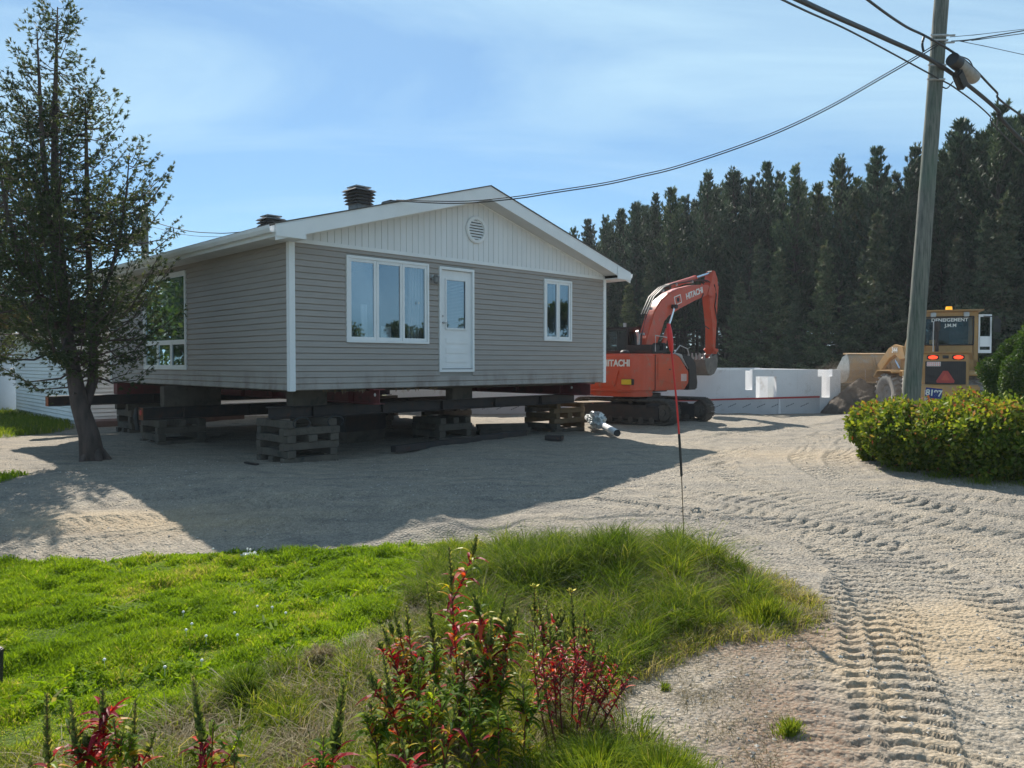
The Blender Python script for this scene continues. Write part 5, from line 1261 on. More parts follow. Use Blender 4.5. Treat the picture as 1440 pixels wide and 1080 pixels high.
o.location = (12.3, 27.25, -.05); tag(o, 'dark earth heap under the raised loader bucket against the foundation', 'earth heap')

# ------------------------------------------------------------------ utility pole and lines
pb = P(1277, 615, 15.0); ptp = P(1324, 0, 15.0); ax_ = (ptp-pb).normalized()
pole = thing('utility_pole', 'weathered wooden utility pole leaning right, rising from behind the green hedge', 'utility pole', (pb.x, pb.y, 0))
o0 = Vector((pb.x, pb.y, 0)); kz = (0-pb.z)/ax_.z
foot = pb+ax_*kz-o0
mb = MB(); N = 26; mb.tube([foot+ax_*(-.3+10.6*i/N) for i in range(N+1)], [.168-.045*i/N+.002*math.sin(i*2.1) for i in range(N+1)], 24); mb.build('pole_shaft', M['pole'], pole, smooth=1)
def PL(u, v, y): return P(u, v, y)-o0
att = lambda v: PL(1277+(615-v)*47/615, v, 14.85)
mb = MB(); mb.tube([PL(1340, 84, 14.8), PL(1370, 110, 15.3)], .118, 20); mb.build('splice_can', pm('weathered_grey', (.34, .32, .29), (.24, .22, .2), 9, .6, .1), pole, smooth=1)
mb = MB(); mb.tube([PL(1339, 83, 14.78), PL(1347, 90, 14.9)], .124, 20); mb.build('can_cap', M['black'], pole, smooth=1)
mb = MB(); c_ = PL(1350, 112, 15.0); mb.box(c_, (.42, .16, .2), rot=Matrix.Rotation(R(38), 3, 'Y') @ Matrix.Rotation(R(35), 3, 'Z')); mb.build('splice_box', M['black'], pole, .04)
mb = MB()
for v in (50, 57, 92, 112): mb.tube([att(v)+Vector((-.17, -.02, 0)), att(v)+Vector((.17, -.02, 0))], .02, 8); 
for v in (50, 60): mb.tube([att(v)+Vector((.12, 0, 0)), att(v)+Vector((.3, -.02, .0))], .018, 8)
mb.build('bracket', M['galv'], pole, smooth=1)
def wire(name, label, pts, r, cat='cable', group=None, sub=8):
    pts = [Vector(p) for p in pts]; out_ = []
    for i in range(len(pts)-1):
        p0, p1, p2, p3 = pts[max(i-1, 0)], pts[i], pts[i+1], pts[min(i+2, len(pts)-1)]
        for k in range(sub):
            t = k/sub; out_.append(.5*((2*p1)+(-p0+p2)*t+(2*p0-5*p1+4*p2-p3)*t*t+(-p0+3*p1-3*p2+p3)*t**3))
    out_.append(pts[-1]); mb = MB(); mb.tube(out_, r, 8)
    return tag(mb.build(name, M['wirem'], None, smooth=2), label, cat, group)
def ext(a, b, k, dz=0): a = Vector(a); b = Vector(b); return b+(b-a)*k+Vector((0, 0, dz))
a, b = P(1240, 52, 13.3), P(1120, -2, 10.6); c, d = P(1400, 152, 16.6), P(1440, 200, 17.3)
wire('telephone_cable', 'thickest black cable crossing the pole top, running down to the right corner', [ext(a, b, 9, 1), ext(a, b, 2, .1), b, a, P(1322, 92, 14.75), c, d, ext(c, d, 8, 1.3), ext(c, d, 24, 5)], .038)
a, b = P(1200, 46, 12.4), P(1097, -2, 10.0); c, d = P(1390, 161, 16.2), P(1440, 218, 17.2)
wire('telephone_cable', 'thin black cable crossing just below the thick cable on the pole', [ext(a, b, 9, 1), ext(a, b, 2, .1), b, a, P(1315, 108, 14.72), P(1345, 125, 15.3), c, d, ext(c, d, 8, 1.3), ext(c, d, 24, 5)], .014)
a, b = P(1270, 35, 13.5), P(1218, -2, 12.2); c, d = P(1400, 128, 16.0), P(1440, 165, 16.8)
wire('telephone_cable', 'twisted black cable highest of the three crossing the pole, with a clip', [ext(a, b, 9, 1), ext(a, b, 2, .1), b, a, P(1300, 50, 14.2), P(1335, 70, 14.7), P(1365, 92, 15.2), c, d, ext(c, d, 8, 1.3), ext(c, d, 24, 5)], .021)
wire('tie_loop', 'short curved black tie between the upper and thick cable left of pole', [P(1300, 50, 14.15), P(1297, 62, 14.1), P(1299, 73, 14.1)], .022, 'cable tie')
wire('tie_loop', 'black wire loop around the silver splice can on the pole', [P(1345, 78, 15.0), P(1362, 84, 15.2), P(1369, 98, 15.3), P(1366, 106, 15.2)], .012, 'cable tie')
wire('tie_loop', 'black wire loop hanging below the splice box on pole', [P(1325, 122, 14.7), P(1332, 124, 14.7), P(1340, 115, 14.8)], .012, 'cable tie')
sv = [(1322, 58), (1290, 78), (1240, 107), (1170, 147), (1100, 181), (1030, 208), (950, 234), (900, 246), (850, 257), (780, 268), (720, 277)]
def svp(off, dy=0): return [P(u, v+off, 14.85+.5*math.sin(math.pi*(1322-u)/760)) for u, v in sv]
house_end = Vector(hw(2.0, -.44, rz_(2.0)+.05))
wire('service_wire', 'upper of the two thin service wires sagging from the pole to the house gable', svp(0)+[P(650, 283, 14.9), house_end], .010)
wire('service_wire', 'lower of the two thin service wires sagging from the pole to the house gable', [p+Vector((0, -.03, 0)) for p in svp(3.5)]+[P(640, 286, 14.8), house_end+HU*-.15+Vector((0, 0, -.03))], .012)
for i, (v0, pts_) in enumerate((((1336, 52), [(1380, 48), (1440, 41)]), ((1338, 58), [(1370, 55), (1440, 43)]), ((1340, 58), [(1380, 55), (1440, 47)]), ((1345, 57), [(1390, 66), (1440, 77)]))):
    q = [P(v0[0], v0[1], 14.9)]+[P(u, v, 15+1.2*(u-1340)/100) for u, v in pts_]
    wire('service_wire', ['faint wire leaving the pole to the right, uppermost of its fan', 'second wire of the fan leaving the pole to the right, crossing the others', 'third wire of the fan leaving the pole to the right', 'single wire dropping lowest of the fan right of the pole'][i], q+[ext(q[-2], q[-1], 12)], (.006, .012, .009, .006)[i])
# far pole behind the house left with two wires
fp = P(206, 511, 29)
p2 = thing('utility_pole', 'dark distant utility pole half hidden by the cedar, above the house eave', 'utility pole', (fp.x, fp.y, 0))
mb = MB(); mb.tube([(0, 0, -.2), (0, 0, 7.7)], [.16, .12], 12); mb.build('pole_shaft', M['pole'], p2, smooth=1)
mb = MB(); mb.tube([(-.25, -.1, 6.2), (-.25, -.1, 6.9)], .16, 12); mb.build('transformer_can', M['grey'], p2, smooth=1)
he = hw(1.2, 9.9, rz_(1.2)+.1)
wire('service_wire', 'upper wire from the distant pole to the back of the house roof', [fp+Vector((0, 0, 5.4)), P(260, 324, 27), P(310, 328, 25), P(345, 328, 23.6), he], .014)
wire('service_wire', 'lower thin wire from the distant pole to the back of the house roof', [fp+Vector((0, 0, 5.2)), P(260, 330, 27), P(310, 333, 25), P(345, 331, 23.6), he+Vector((0, 0, -.05))], .008)

# ------------------------------------------------------------------ snow stake, civic number, edge post
b0 = G(962, 776); zb = float(zg(*b0)); top = P(940, 455, b0[1]-.05)
b0 = Vector((b0[0], b0[1], zb))
st = thing('driveway_marker', 'slim red and black driveway marker rod standing in the grass edge', 'driveway marker', b0)
L_ = top-b0
def at(t): return L_*t+Vector((.03*math.sin(t*3.1), 0, 0))
mb = MB(); mb.tube([at(t) for t in np.linspace(-.03, .34, 8)], .005, 8); mb.build('wire_rod', M['timber2'], st, smooth=1)
mb = MB(); mb.tube([at(t) for t in np.linspace(.335, .52, 8)], .0125, 10); mb.build('black_sleeve', M['black'], st, smooth=1)
mb = MB(); mb.tube([at(t) for t in np.linspace(.515, .9, 10)], .0095, 10); mb.build('red_rod', M['redr'], st, smooth=1)
mb = MB(); mb.tube([at(t) for t in np.linspace(.88, 1.0, 5)], [.016, .026, .028, .026, .016], 12); mb.build('red_cap', M['redr'], st, smooth=1)
sg = P(1303.5, 553, 13.9); 
s_ = thing('civic_number_sign', 'small dark blue house number plate reading 8197 above the green hedge', 'number sign', (sg.x, sg.y, 0))
mb = MB(); mb.b2((-.02, .012, 0), (.02, .04, 1.32)); mb.build('sign_post', M['galv'], s_)
TS = Matrix.Translation((.12, 0, sg.z-.0)) @ Matrix.Rotation(R(6), 4, 'Y')
mb = MB(); mb.box((0, 0, 0), (.30, .012, .185), TS); mb.build('sign_plate', M['blue'], s_, .004)
text_mesh('sign_number', '8197', .155, M['letter'], s_, TS @ Matrix.Translation((0, -.009, 0)) @ LT, .002, .95, offset=.004)
e0 = G(-2, 968)
mb = MB(); mb.prism([(-.05, 0), (.018, 0), (.03, .27), (-.02, .29)], -.02, .02); o = mb.build('wood_stake', M['steel_dark'], None, .006); o.location = (e0[0], e0[1], float(zg(*e0))); tag(o, 'dark slanted stake at the left edge of the lawn', 'stake')

# brown dust stirred up round the loader
bm = bmesh.new(); bmesh.ops.create_icosphere(bm, subdivisions=4, radius=1)
for v in bm.verts:
    v.co *= 1+.25*mn.noise(v.co*1.6); v.co = Vector((v.co.x*2.7, v.co.y*1.3, v.co.z*1.25))
me = bpy.data.meshes.new('dust_cloud'); bm.to_mesh(me); bm.free(); dc = bpy.data.objects.new('dust_cloud', me); COL.objects.link(dc); dc.location = (13.1, 27.3, .9)
mh, nth, outh = newmat('dust_air'); pv = nd(nth, 'VolumePrincipled'); pv.inputs['Density'].default_value = .11; pv.inputs['Color'].default_value = (.62, .5, .4, 1)
nth.links.new(pv.outputs[0], outh.inputs['Volume']); me.materials.append(mh)
tag(dc, 'brown dust hanging round the loader bucket', 'dust', kind='stuff')
# ------------------------------------------------------------------ trees
def frames(d):
    d = d/np.linalg.norm(d, axis=1, keepdims=True)
    up = np.tile(np.array([0, 0, 1.]), (len(d), 1)); up[np.abs(d[:, 2]) > .9] = (1, 0, 0)
    a = np.cross(d, up); a /= np.linalg.norm(a, axis=1, keepdims=True)
    return d, a, np.cross(d, a)
def tufts(pos, dirs, nn, ln, wd, splay, r):
    "needle tufts: nn narrow triangles round each direction"
    n = len(pos); d, a, b = frames(dirs)
    P_ = np.repeat(pos, nn, 0); D = np.repeat(d, nn, 0); A = np.repeat(a, nn, 0); B = np.repeat(b, nn, 0)
    ph = r.random(n*nn)*6.283; s = splay*(.35+.9*r.random(n*nn)); l = ln*(.6+.6*r.random(n*nn))
    rad = A*np.cos(ph)[:, None]+B*np.sin(ph)[:, None]
    q = D*np.cos(s)[:, None]+rad*np.sin(s)[:, None]
    side = np.cross(q, rad); side /= np.linalg.norm(side, axis=1, keepdims=True)+1e-9
    P_ = P_+D*(r.random(n*nn)*ln*.5)[:, None]
    w = wd*(.6+.8*r.random(n*nn))[:, None]
    V = np.stack([P_-side*w*.35, P_+side*w*.35, P_+q*l[:, None]*.55+side*w*.6, P_+q*l[:, None], P_+q*l[:, None]*.5-side*w*.6], 1)
    T = np.array([(0, 1, 2), (0, 2, 4), (4, 2, 3)])[None]+(np.arange(n*nn)*5)[:, None, None]
    return V.reshape(-1, 3), T.reshape(-1, 3)
def make_pine(h, seed, kind):
    r = np.random.default_rng(seed); pos = []; dr = []; tone = []; limbs = []
    zb = h*(.30 if kind == 'pine' else .08); z = zb
    Rm = h*(.15 if kind == 'pine' else .19)
    while z < h-.15:
        f = (z-zb)/(h-zb)
        L0 = Rm*((1-f)**.88 if kind == 'pine' else (1-f)**1.1)+(.1 if kind == 'pine' else .03)
        if kind == 'pine' and f < .25: L0 *= .65+1.4*f
        nb = r.integers(4, 7) if kind == 'pine' else r.integers(6, 9); a0 = r.random()*6.28
        for k in range(nb):
            a = a0+k*6.283/nb+r.normal(0, .25); L = L0*(.3+1.1*r.random())
            el = (.15+.75*f if kind == 'pine' else -.12+.5*f)+r.normal(0, .12)
            d = np.array([math.cos(a)*math.cos(el), math.sin(a)*math.cos(el), math.sin(el)])
            up = .5 if kind == 'pine' else .10
            n = max(3, int(L/.16)); ts = np.linspace(0, 1, n)
            p = np.array([0, 0, z])+d*L*ts[:, None]; p[:, 2] += up*L*ts**2.2-(0 if kind == 'pine' else .10*L*np.sin(ts*3))
            limbs.append(([tuple(p[0]), tuple(p[n//2]), tuple(p[-1])], .012+.016*L))
            tn = np.clip(.45+r.normal(0, .16)+.2*f, 0, 1)  # lighter towards the top, highlights put into the needle tone
            tang = np.gradient(p, axis=0)
            st = .28 if kind == 'pine' else .12
            for i in range(n):
                if ts[i] < st and n > 3: continue
                pos.append(p[i]); dr.append(tang[i]/np.linalg.norm(tang[i])+np.array([0, 0, .5 if kind == 'pine' else .0])); tone.append(tn+.25*ts[i])  # tips lightened too, highlight painted by tone
                m_ = 3 if kind == 'pine' else 3
                for q in range(m_):      # side twigs
                    sgn = 1 if q % 2 else -1; sl = (.10+.34*(1-ts[i])*L*.5+.12*r.random())*(1 if kind == 'pine' else max(.25, 1-f))
                    sd = np.cross(tang[i]/np.linalg.norm(tang[i]), [0, 0, 1.])*sgn+tang[i]/np.linalg.norm(tang[i])*.7+np.array([0, 0, .4*r.random() if kind == 'pine' else -.25*r.random()])
                    pp = p[i]+sd*sl*(.5+.6*r.random()); pos.append(pp); dr.append(sd+np.array([0, 0, .7 if kind == 'pine' else -.1])); tone.append(tn+.1*r.random())
        z += (.46 if kind == 'pine' else .36)*(.8+.4*r.random())*(h/12)**.5
    for k in range(6):   # leader
        pos.append(np.array([0, 0, h-.1*k])); dr.append(np.array([r.normal(0, .1), r.normal(0, .1), 1])); tone.append(.8)
    pos = np.array(pos); dr = np.array(dr); tone = np.array(tone)
    nn = 10; V, T = tufts(pos, dr, nn, .23 if kind == 'pine' else .15, .036 if kind == 'pine' else .034, .75 if kind == 'pine' else .95, r)
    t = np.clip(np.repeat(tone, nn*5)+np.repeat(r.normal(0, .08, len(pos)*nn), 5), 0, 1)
    mb = MB(); nz = 9; lean = r.normal(0, .012, 2)
    mb.tube([(lean[0]*h*(i/nz)**2, lean[1]*h*(i/nz)**2, -.3+(h+.2)*i/nz) for i in range(nz+1)], [h*.0105*(1-.93*i/nz)+.01 for i in range(nz+1)], 9)
    for pts, rad in limbs: mb.tube(pts, [rad, rad*.7, rad*.3], 4, cap=False)
    for k in range(34):     # dead lower limbs
        zz_ = r.uniform(.08*h, .36*h); a = r.random()*6.28; L = r.uniform(.4, 1.5); 
        mb.tube([(0, 0, zz_), (math.cos(a)*L*.6, math.sin(a)*L*.6, zz_-.02), (math.cos(a)*L, math.sin(a)*L, zz_-.15*r.random())], [.02, .014, .006], 4, cap=False)
    return V, T, t, mb
protos = {}
for kind, hs in (('pine', (13.5, 12.6, 14.2, 13.0, 12.0)), ('spruce', (8.5, 6.8, 10.0, 7.6))):
    protos[kind] = [make_pine(h, 100+i*7+(50 if kind == 'spruce' else 0), kind) for i, h in enumerate(hs)]
proto_obj = {}
def place_tree(kind, i, x, y, s, rz, label, cat, group=None):
    key = (kind, i)
    root = thing('pine_tree' if kind == 'pine' else 'spruce_tree', label, cat, (x, y, 0), rz, group); root.scale = (s[0], s[0], s[1])
    if key not in proto_obj:
        V, T, t, mb = protos[kind][i]
        c = npmesh('crown', V, T, M[kind], t, parent=root); k = mb.build('trunk', M['pinebark'], root, smooth=2)
        proto_obj[key] = (c, k)
    else:
        for q in proto_obj[key]:
            c = q.copy(); COL.objects.link(c); c.parent = root
    return root
r = random.Random(21)
# the skyline: (photo x of the top, photo y of the top), front row from the far left end to the near right end
SKY = [(806, 322, 'beside the right eave of the house'), (826, 312, 'just right of the house eave tip'), (851, 306, 'over the cab of the excavator'), (872, 294, 'over the left side of the orange boom'), (893, 285, 'left of the raised excavator boom'),
 (921, 275, 'over the boom bend of the excavator'), (944, 268, 'over the middle of the orange boom'), (962, 278, 'just left of the excavator stick'), (994, 242, 'rising over the excavator stick, twin topped'), (1031, 240, 'right of the raised excavator stick'), (1053, 252, 'over the gap left of the foundation slot'), (1076, 233, 'over the first foundation opening'), (1116, 235, 'over the square foundation opening'),
 (1146, 258, 'between two taller neighbours over the plain foundation wall'), (1178, 222, 'over the right end of the foundation'), (1202, 252, 'over the left end of the loader bucket'), (1228, 212, 'broad topped, over the loader bucket'), (1256, 245, 'just behind the loader arm'), (1283, 205, 'tall, touching the left side of the utility pole'), (1345, 168, 'just right of the utility pole, over the loader cab'), (1322, 215, 'behind the utility pole'), (1376, 190, 'between the two tallest crowns right of the pole'), (1403, 148, 'tallest, crossed by the thick cable'), (1436, 158, 'at the right edge of the picture over the globe cedar'), (1480, 150, 'beyond the right edge')]
def rowpt(u, back=0):
    "distance of the plantation edge along a line of sight"
    A = np.array([22.5, 34.]); B = np.array([3.5, 60.]); d = B-A; nrm = np.array([-d[1], d[0]]); nrm = nrm/np.linalg.norm(nrm)*(-1 if -d[1] < 0 else 1)
    A = A+nrm*back; t = (u-720)/FPX
    # A.x+s d.x = t (A.y + s d.y)
    s = (t*A[1]-A[0])/(d[0]-t*d[1]); q = A+s*d; return q
HPROT = {'pine': (13.5, 12.6, 14.2, 13.0, 12.0), 'spruce': (8.5, 6.8, 10.0, 7.6)}
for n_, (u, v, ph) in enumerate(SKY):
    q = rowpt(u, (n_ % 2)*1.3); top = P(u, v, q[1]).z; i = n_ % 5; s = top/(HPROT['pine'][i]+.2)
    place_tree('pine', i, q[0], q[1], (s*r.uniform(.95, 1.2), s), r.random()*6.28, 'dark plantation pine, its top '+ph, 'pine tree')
for back, n in ((3.2, 26), (6.5, 24), (10, 22), (15, 20)):
    for k in range(n):
        u = 790+(1500-790)*(k+.5*r.random())/n
        q = rowpt(u, back); vis = np.interp(u, [s_[0] for s_ in sorted(SKY)], [s_[1] for s_ in sorted(SKY)])+r.uniform(8, 40)
        top = min(P(u, vis, q[1]).z, 17); i = r.randrange(5); s = top/(HPROT['pine'][i]+.2)
        place_tree('pine', i, q[0], q[1], (s*r.uniform(.9, 1.15), s), r.random()*6.28, 'dark plantation pine standing behind the front row, mostly hidden', 'pine tree', 'pines deep in the plantation')
for k in range(30):
    u = 800+700*(k+.5*r.random())/30; q = rowpt(u, 8+5*r.random()); i = k % 4; s = r.uniform(.7, 1.0)
    place_tree('spruce', i, q[0], q[1], (s*1.2, s), r.random()*6.28, 'shaded spruce filling the gaps between the trunks deep in the plantation', 'spruce tree', 'spruces deep in the plantation')
SPR = [(850, 418, 'low spruce right of the house wall, behind the excavator cab'), (884, 400, 'light spruce between the house eave and the orange boom'), (912, 372, 'slim spruce above the bend of the excavator boom'), (1040, 392, 'greyish spruce just right of the excavator stick'), (1066, 340, 'pale tipped spruce over the foundation slot'), (1094, 352, 'grey green spruce right of the pale tipped one'), (1118, 400, 'low spruce over the square foundation opening'),
 (1160, 340, 'wide ragged spruce over the plain foundation wall'), (1192, 405, 'low spruce over the right end of foundation'), (1232, 300, 'tall brownish spruce over the loader arm'), (1268, 415, 'small spruce against the left side of the utility pole'), (1345, 330, 'ragged spruce behind the loader beacon'), (1383, 300, 'lighter thin topped spruce above the loader mirror'), (1412, 275, 'tall spruce above the globe cedar'), (1440, 380, 'low spruce at the right edge')]
for n_, (u, v, lab) in enumerate(SPR):
    q = rowpt(u, -2.2-r.random()*1.2); top = P(u, v, q[1]).z; i = n_ % 4; s = top/HPROT['spruce'][i]
    place_tree('spruce', i, q[0], q[1], (s*r.uniform(.85, 1.05), s), r.random()*6.28, lab, 'spruce tree')
# undergrowth at the foot of the plantation
def leafcloud(n, c, rad, seed, ls, shape=2.2, hollow=.55, ztaper=0, grow=None):
    r_ = np.random.default_rng(seed); d = r_.normal(0, 1, (n, 3)); d /= np.linalg.norm(d, axis=1, keepdims=True)
    rr = hollow+(1-hollow)*r_.random(n)**.6
    lump = 1+.16*np.sin(d[:, 0]*5+seed)*np.sin(d[:, 1]*6+1)+.12*np.sin(d[:, 2]*9+seed*2)*np.cos(d[:, 0]*8)
    p = d*(rr*lump)[:, None]*np.array(rad); p += np.array(c)
    q = r_.normal(0, 1, (n, 3))+d*.8; q /= np.linalg.norm(q, axis=1, keepdims=True)
    s = np.cross(q, r_.normal(0, 1, (n, 3))); s /= np.linalg.norm(s, axis=1, keepdims=True)
    l = ls*(.6+.8*r_.random(n))[:, None]
    V = np.stack([p, p+q*l*.5+s*l*.28, p+q*l, p+q*l*.5-s*l*.28], 1)
    T = np.array([(0, 1, 2), (0, 2, 3)])[None]+(np.arange(n)*4)[:, None, None]
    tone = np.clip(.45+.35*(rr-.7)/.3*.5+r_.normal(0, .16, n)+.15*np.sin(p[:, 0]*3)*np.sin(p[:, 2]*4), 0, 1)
    return V, T, np.repeat(tone, 4)
def bush(name, label, cat, x, y, rad, n, ls, mat, seed, group=None, z0=None):
    z = float(zg(x, y)) if z0 is None else z0
    root = thing(name, label, cat, (x, y, z), 0, group)
    V, T, t = leafcloud(n, (0, 0, rad[2]*.92), rad, seed, ls)
    if name == 'hedge_bush':
        q_ = np.random.default_rng(seed+9); VS = [V.reshape(-1, 3)]; TS = [T.reshape(-1, 3)]; tS = [t]; off = len(VS[0])
        for k in range(170):      # loose shoots that break the outline
            d = q_.normal(0, 1, 3); d[2] = abs(d[2])*.8+.1; d /= np.linalg.norm(d); c = d*np.array(rad)*(.95+.1*q_.random())+np.array((0, 0, rad[2]*.92)); rs = q_.uniform(.05, .14)
            v2, t2, n2 = leafcloud(46, tuple(c+d*rs*.8), (rs*.8, rs*.8, rs*1.5), seed+k, ls, hollow=.1)
            VS.append(v2.reshape(-1, 3)); TS.append(t2.reshape(-1, 3)+off); tS.append(np.clip(n2+.22*q_.random(), 0, 1)); off += len(VS[-1])
        V = np.concatenate(VS); T = np.concatenate(TS); t = np.concatenate(tS)
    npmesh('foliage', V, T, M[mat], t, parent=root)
    mb = MB(); r_ = random.Random(seed)
    for k in range(14):
        a = r_.random()*6.28; R_ = r_.uniform(.3, .85); mb.tube([(0.05*math.cos(a), .05*math.sin(a), -.05), (rad[0]*R_*.5*math.cos(a), rad[1]*R_*.5*math.sin(a), rad[2]*.6), (rad[0]*R_*math.cos(a), rad[1]*R_*math.sin(a), rad[2]*1.35)], [.02, .014, .005], 5, cap=False)
    mb.build('stem', M['bark'], root); return root
UG = [(1020, 'undergrowth bush at the tree feet left of the foundation slot'), (1100, 'undergrowth bush at the tree feet over the foundation opening'), (1170, 'undergrowth bush behind the right end of foundation'), (1230, 'undergrowth bush behind the loader arm'), (900, 'undergrowth bush behind the excavator boom foot'), (1400, 'undergrowth bush behind the globe cedar')]
for i, (u, lab) in enumerate(UG):
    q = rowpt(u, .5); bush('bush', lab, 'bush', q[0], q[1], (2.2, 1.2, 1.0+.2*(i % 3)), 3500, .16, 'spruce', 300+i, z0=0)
# broad leaved trees far left behind the garage, and the ones across the road behind the viewer
def broad_tree(x, y, h, w_, seed, label, n=9000, ls=.32, group=None):
    root = thing('broadleaf_tree', label, 'tree', (x, y, 0), 0, group); r_ = random.Random(seed)
    Vs = []; Ts = []; ts = []; off = 0; mb = MB(); mb.tube([(0, 0, -.2), (.1, 0, h*.3), (0, .1, h*.7)], [h*.025, h*.018, h*.008], 8)
    for k in range(9):
        a = r_.random()*6.28; R_ = r_.uniform(.1, .75)*w_; zc = h*r_.uniform(.35, .86); c = (R_*math.cos(a), R_*math.sin(a), zc); rd = w_*r_.uniform(.3, .5)*(1.15-zc/h*.5)
        mb.tube([(0, 0, zc*.55), tuple(np.array(c)*np.array((.6, .6, .95))), c], [h*.01, h*.006, .01], 5, cap=False)
        V, T, t = leafcloud(n//9, c, (rd, rd, rd*.75), seed+k, ls, hollow=.2); Vs.append(V.reshape(-1, 3)); Ts.append(T.reshape(-1, 3)+off); ts.append(t); off += len(Vs[-1])
    npmesh('crown', np.concatenate(Vs), np.concatenate(Ts), M['decid'], np.concatenate(ts), parent=root); mb.build('trunk', M['pinebark'], root); return root
broad_tree(-35, 52, 6.2, 3.6, 1, 'low leafy tree at the left edge behind the blue shed')
broad_tree(-29, 55, 5.4, 3.2, 2, 'low leafy tree behind the garage roof left of the cedar trunk')
broad_tree(-41, 47, 7., 3.8, 3, 'leafy tree beyond the left edge of the picture')
broad_tree(-23, 58, 5.2, 3.0, 4, 'low leafy tree behind the garage, right of the cedar trunk')
for i in range(6): broad_tree(-34-i*5+r.uniform(-2, 2), 27-i*1.5+r.uniform(-2, 2)+(i % 2)*5, r.uniform(9, 12), 5.2, 60+i, 'leafy tree beyond the left edge, mirrored in the side window', 7000, .35, 'trees mirrored in the side window')
for i in range(9): broad_tree(70+r.uniform(-6, 6), -42+i*9.5, r.uniform(7, 10), 5.2, 20+i, 'leafy tree across the road, seen only mirrored in the house windows', 7000, .4, 'trees mirrored in the windows')

# ---- the cedar in front at left
def cedar():
    base = Vector((*G(132, 648), 0)); D0 = base.y
    root = thing('cedar_tree', 'tall open leaning cedar with forked trunk at the left of the house', 'cedar tree', base)
    def q(u, v, dy=0): return P(u, v, D0+dy)-base
    r_ = np.random.default_rng(5)
    s1 = [q(135, 655), q(125, 610), q(112, 570), (q(103, 520, -.05)), q(94, 470, -.1), q(88, 400, -.1), q(82, 320, -.05), q(77, 240), q(77, 160), q(79, 90), q(81, 10)]
    s1[0] = Vector((0, 0, -.15))
    s2 = [q(118, 590, .05), q(121, 566, .15), q(131, 535, .3), q(131, 490, .4), q(127, 420, .45), q(124, 340, .45), q(122, 250, .4), q(121, 175, .35), q(120, 140, .3)]
    s3 = [q(88, 420, -.1), q(76, 360, -.3), q(68, 290, -.4), q(60, 210, -.4), q(56, 130, -.35), q(52, 45, -.3)]
    s4 = [q(94, 480), q(60, 430, -.3), q(30, 370, -.6), q(8, 290, -.7), q(-6, 200, -.7), q(-12, 115, -.6)]
    s6 = [q(108, 530, .1), q(85, 440, .9), q(62, 330, 1.5), q(52, 240, 1.9), q(50, 170, 2.1)]
    s5 = [q(128, 450, .4), q(150, 400, .5), q(168, 340, .5), q(178, 270, .4), q(182, 215, .3)]
    mb = MB()
    mb.tube(s1, [.235, .175, .15, .125, .11, .095, .08, .065, .05, .03, .01], 16)
    mb.tube(s2, [.085, .09, .09, .075, .065, .05, .04, .025, .01], 12)
    mb.tube(s3, [.06, .055, .05, .04, .03, .008], 10); mb.tube(s4, [.05, .045, .04, .03, .02, .006], 8); mb.tube(s5, [.045, .04, .03, .02, .006], 8)
    for k in range(5):
        a = k*1.3+.4; mb.tube([(.0, 0, .32), (.20*math.cos(a), .20*math.sin(a), .06), (.33*math.cos(a), .33*math.sin(a), -.06)], [.09, .065, .02], 8)
    pos = []; dr = []; tone = []; lm = []
    def interp(st, t):
        f = t*(len(st)-1); i = min(int(f), len(st)-2); return st[i].lerp(st[i+1], f-i)
    def env(z):   # crown half width at height z
        return np.interp(z, [1.0, 1.5, 2.2, 3.2, 4.6, 5.3, 6.3, 7.3, 8.3, 8.9], [.5, 1.35, 1.9, 1.75, 1.75, 1.45, 1.15, .8, .4, .12])
    a_seed = 1.0
    for st, nb, t0, sc_ in ((s1, 250, .32, 1.0), (s2, 170, .25, .95), (s3, 90, .1, .62), (s4, 90, .15, .7), (s5, 75, .1, .6), (s6, 80, .1, .8)):
        for k in range(nb):
            t = t0+(1-t0)*(k+.3*r_.random())/nb; p = interp(st, t); z = p.z
            if r_.random() < .32+.3*math.sin(z*3.7+a_seed)+.12*(z > 5): continue     # gaps
            a = r_.random()*6.283; L = env(z)*sc_*(.35+.75*r_.random()); L = min(L, max(.15, (1-t)*4.5+.15))
            el = r_.normal(.05, .28)+.35*t
            d = np.array([math.cos(a)*math.cos(el), math.sin(a)*math.cos(el), math.sin(el)])
            n = max(4, int(L/.085)); ts = np.linspace(0, 1, n)
            pp = np.array(p)+d*L*ts[:, None]; pp[:, 2] += -.20*L*np.sin(ts*2.6)+.30*L*ts**3
            lm.append(([tuple(pp[0]), tuple(pp[n//3]), tuple(pp[2*n//3]), tuple(pp[-1])], .006+.011*L))
            tn = .45+r_.normal(0, .18)
            tang = np.gradient(pp, axis=0); tang /= np.linalg.norm(tang, axis=1, keepdims=True)
            for i in range(n):
                if ts[i] < .35 and r_.random() < .75: continue
                if pp[i, 2] < .85+.5*r_.random(): continue
                for m_ in range(3 if ts[i] < .95 else 4):
                    sd = np.cross(tang[i], [0, 0, 1.])*(1 if m_ % 2 else -1)*(.5+.7*r_.random())+tang[i]*(.5+.5*r_.random())+np.array([0, 0, r_.normal(-.12, .35)])
                    sl = .05+.22*r_.random()*(1-.5*ts[i])
                    pos.append(pp[i]+sd*sl); dr.append(sd+np.array([0, 0, -.15])); tone.append(tn)
                    if r_.random() < .55: pos.append(pp[i]+sd*sl*.45); dr.append(sd); tone.append(tn-.1)
    pos = np.array(pos); dr = np.array(dr); tone = np.array(tone); nn = 9
    V, T = tufts(pos, dr, nn, .066, .0115, .85, r_)
    t = np.clip(np.repeat(tone, nn*5)+np.repeat(r_.normal(0, .1, len(pos)*nn), 5), 0, 1)
    npmesh('crown', V, T, M['cedar'], t, parent=root)
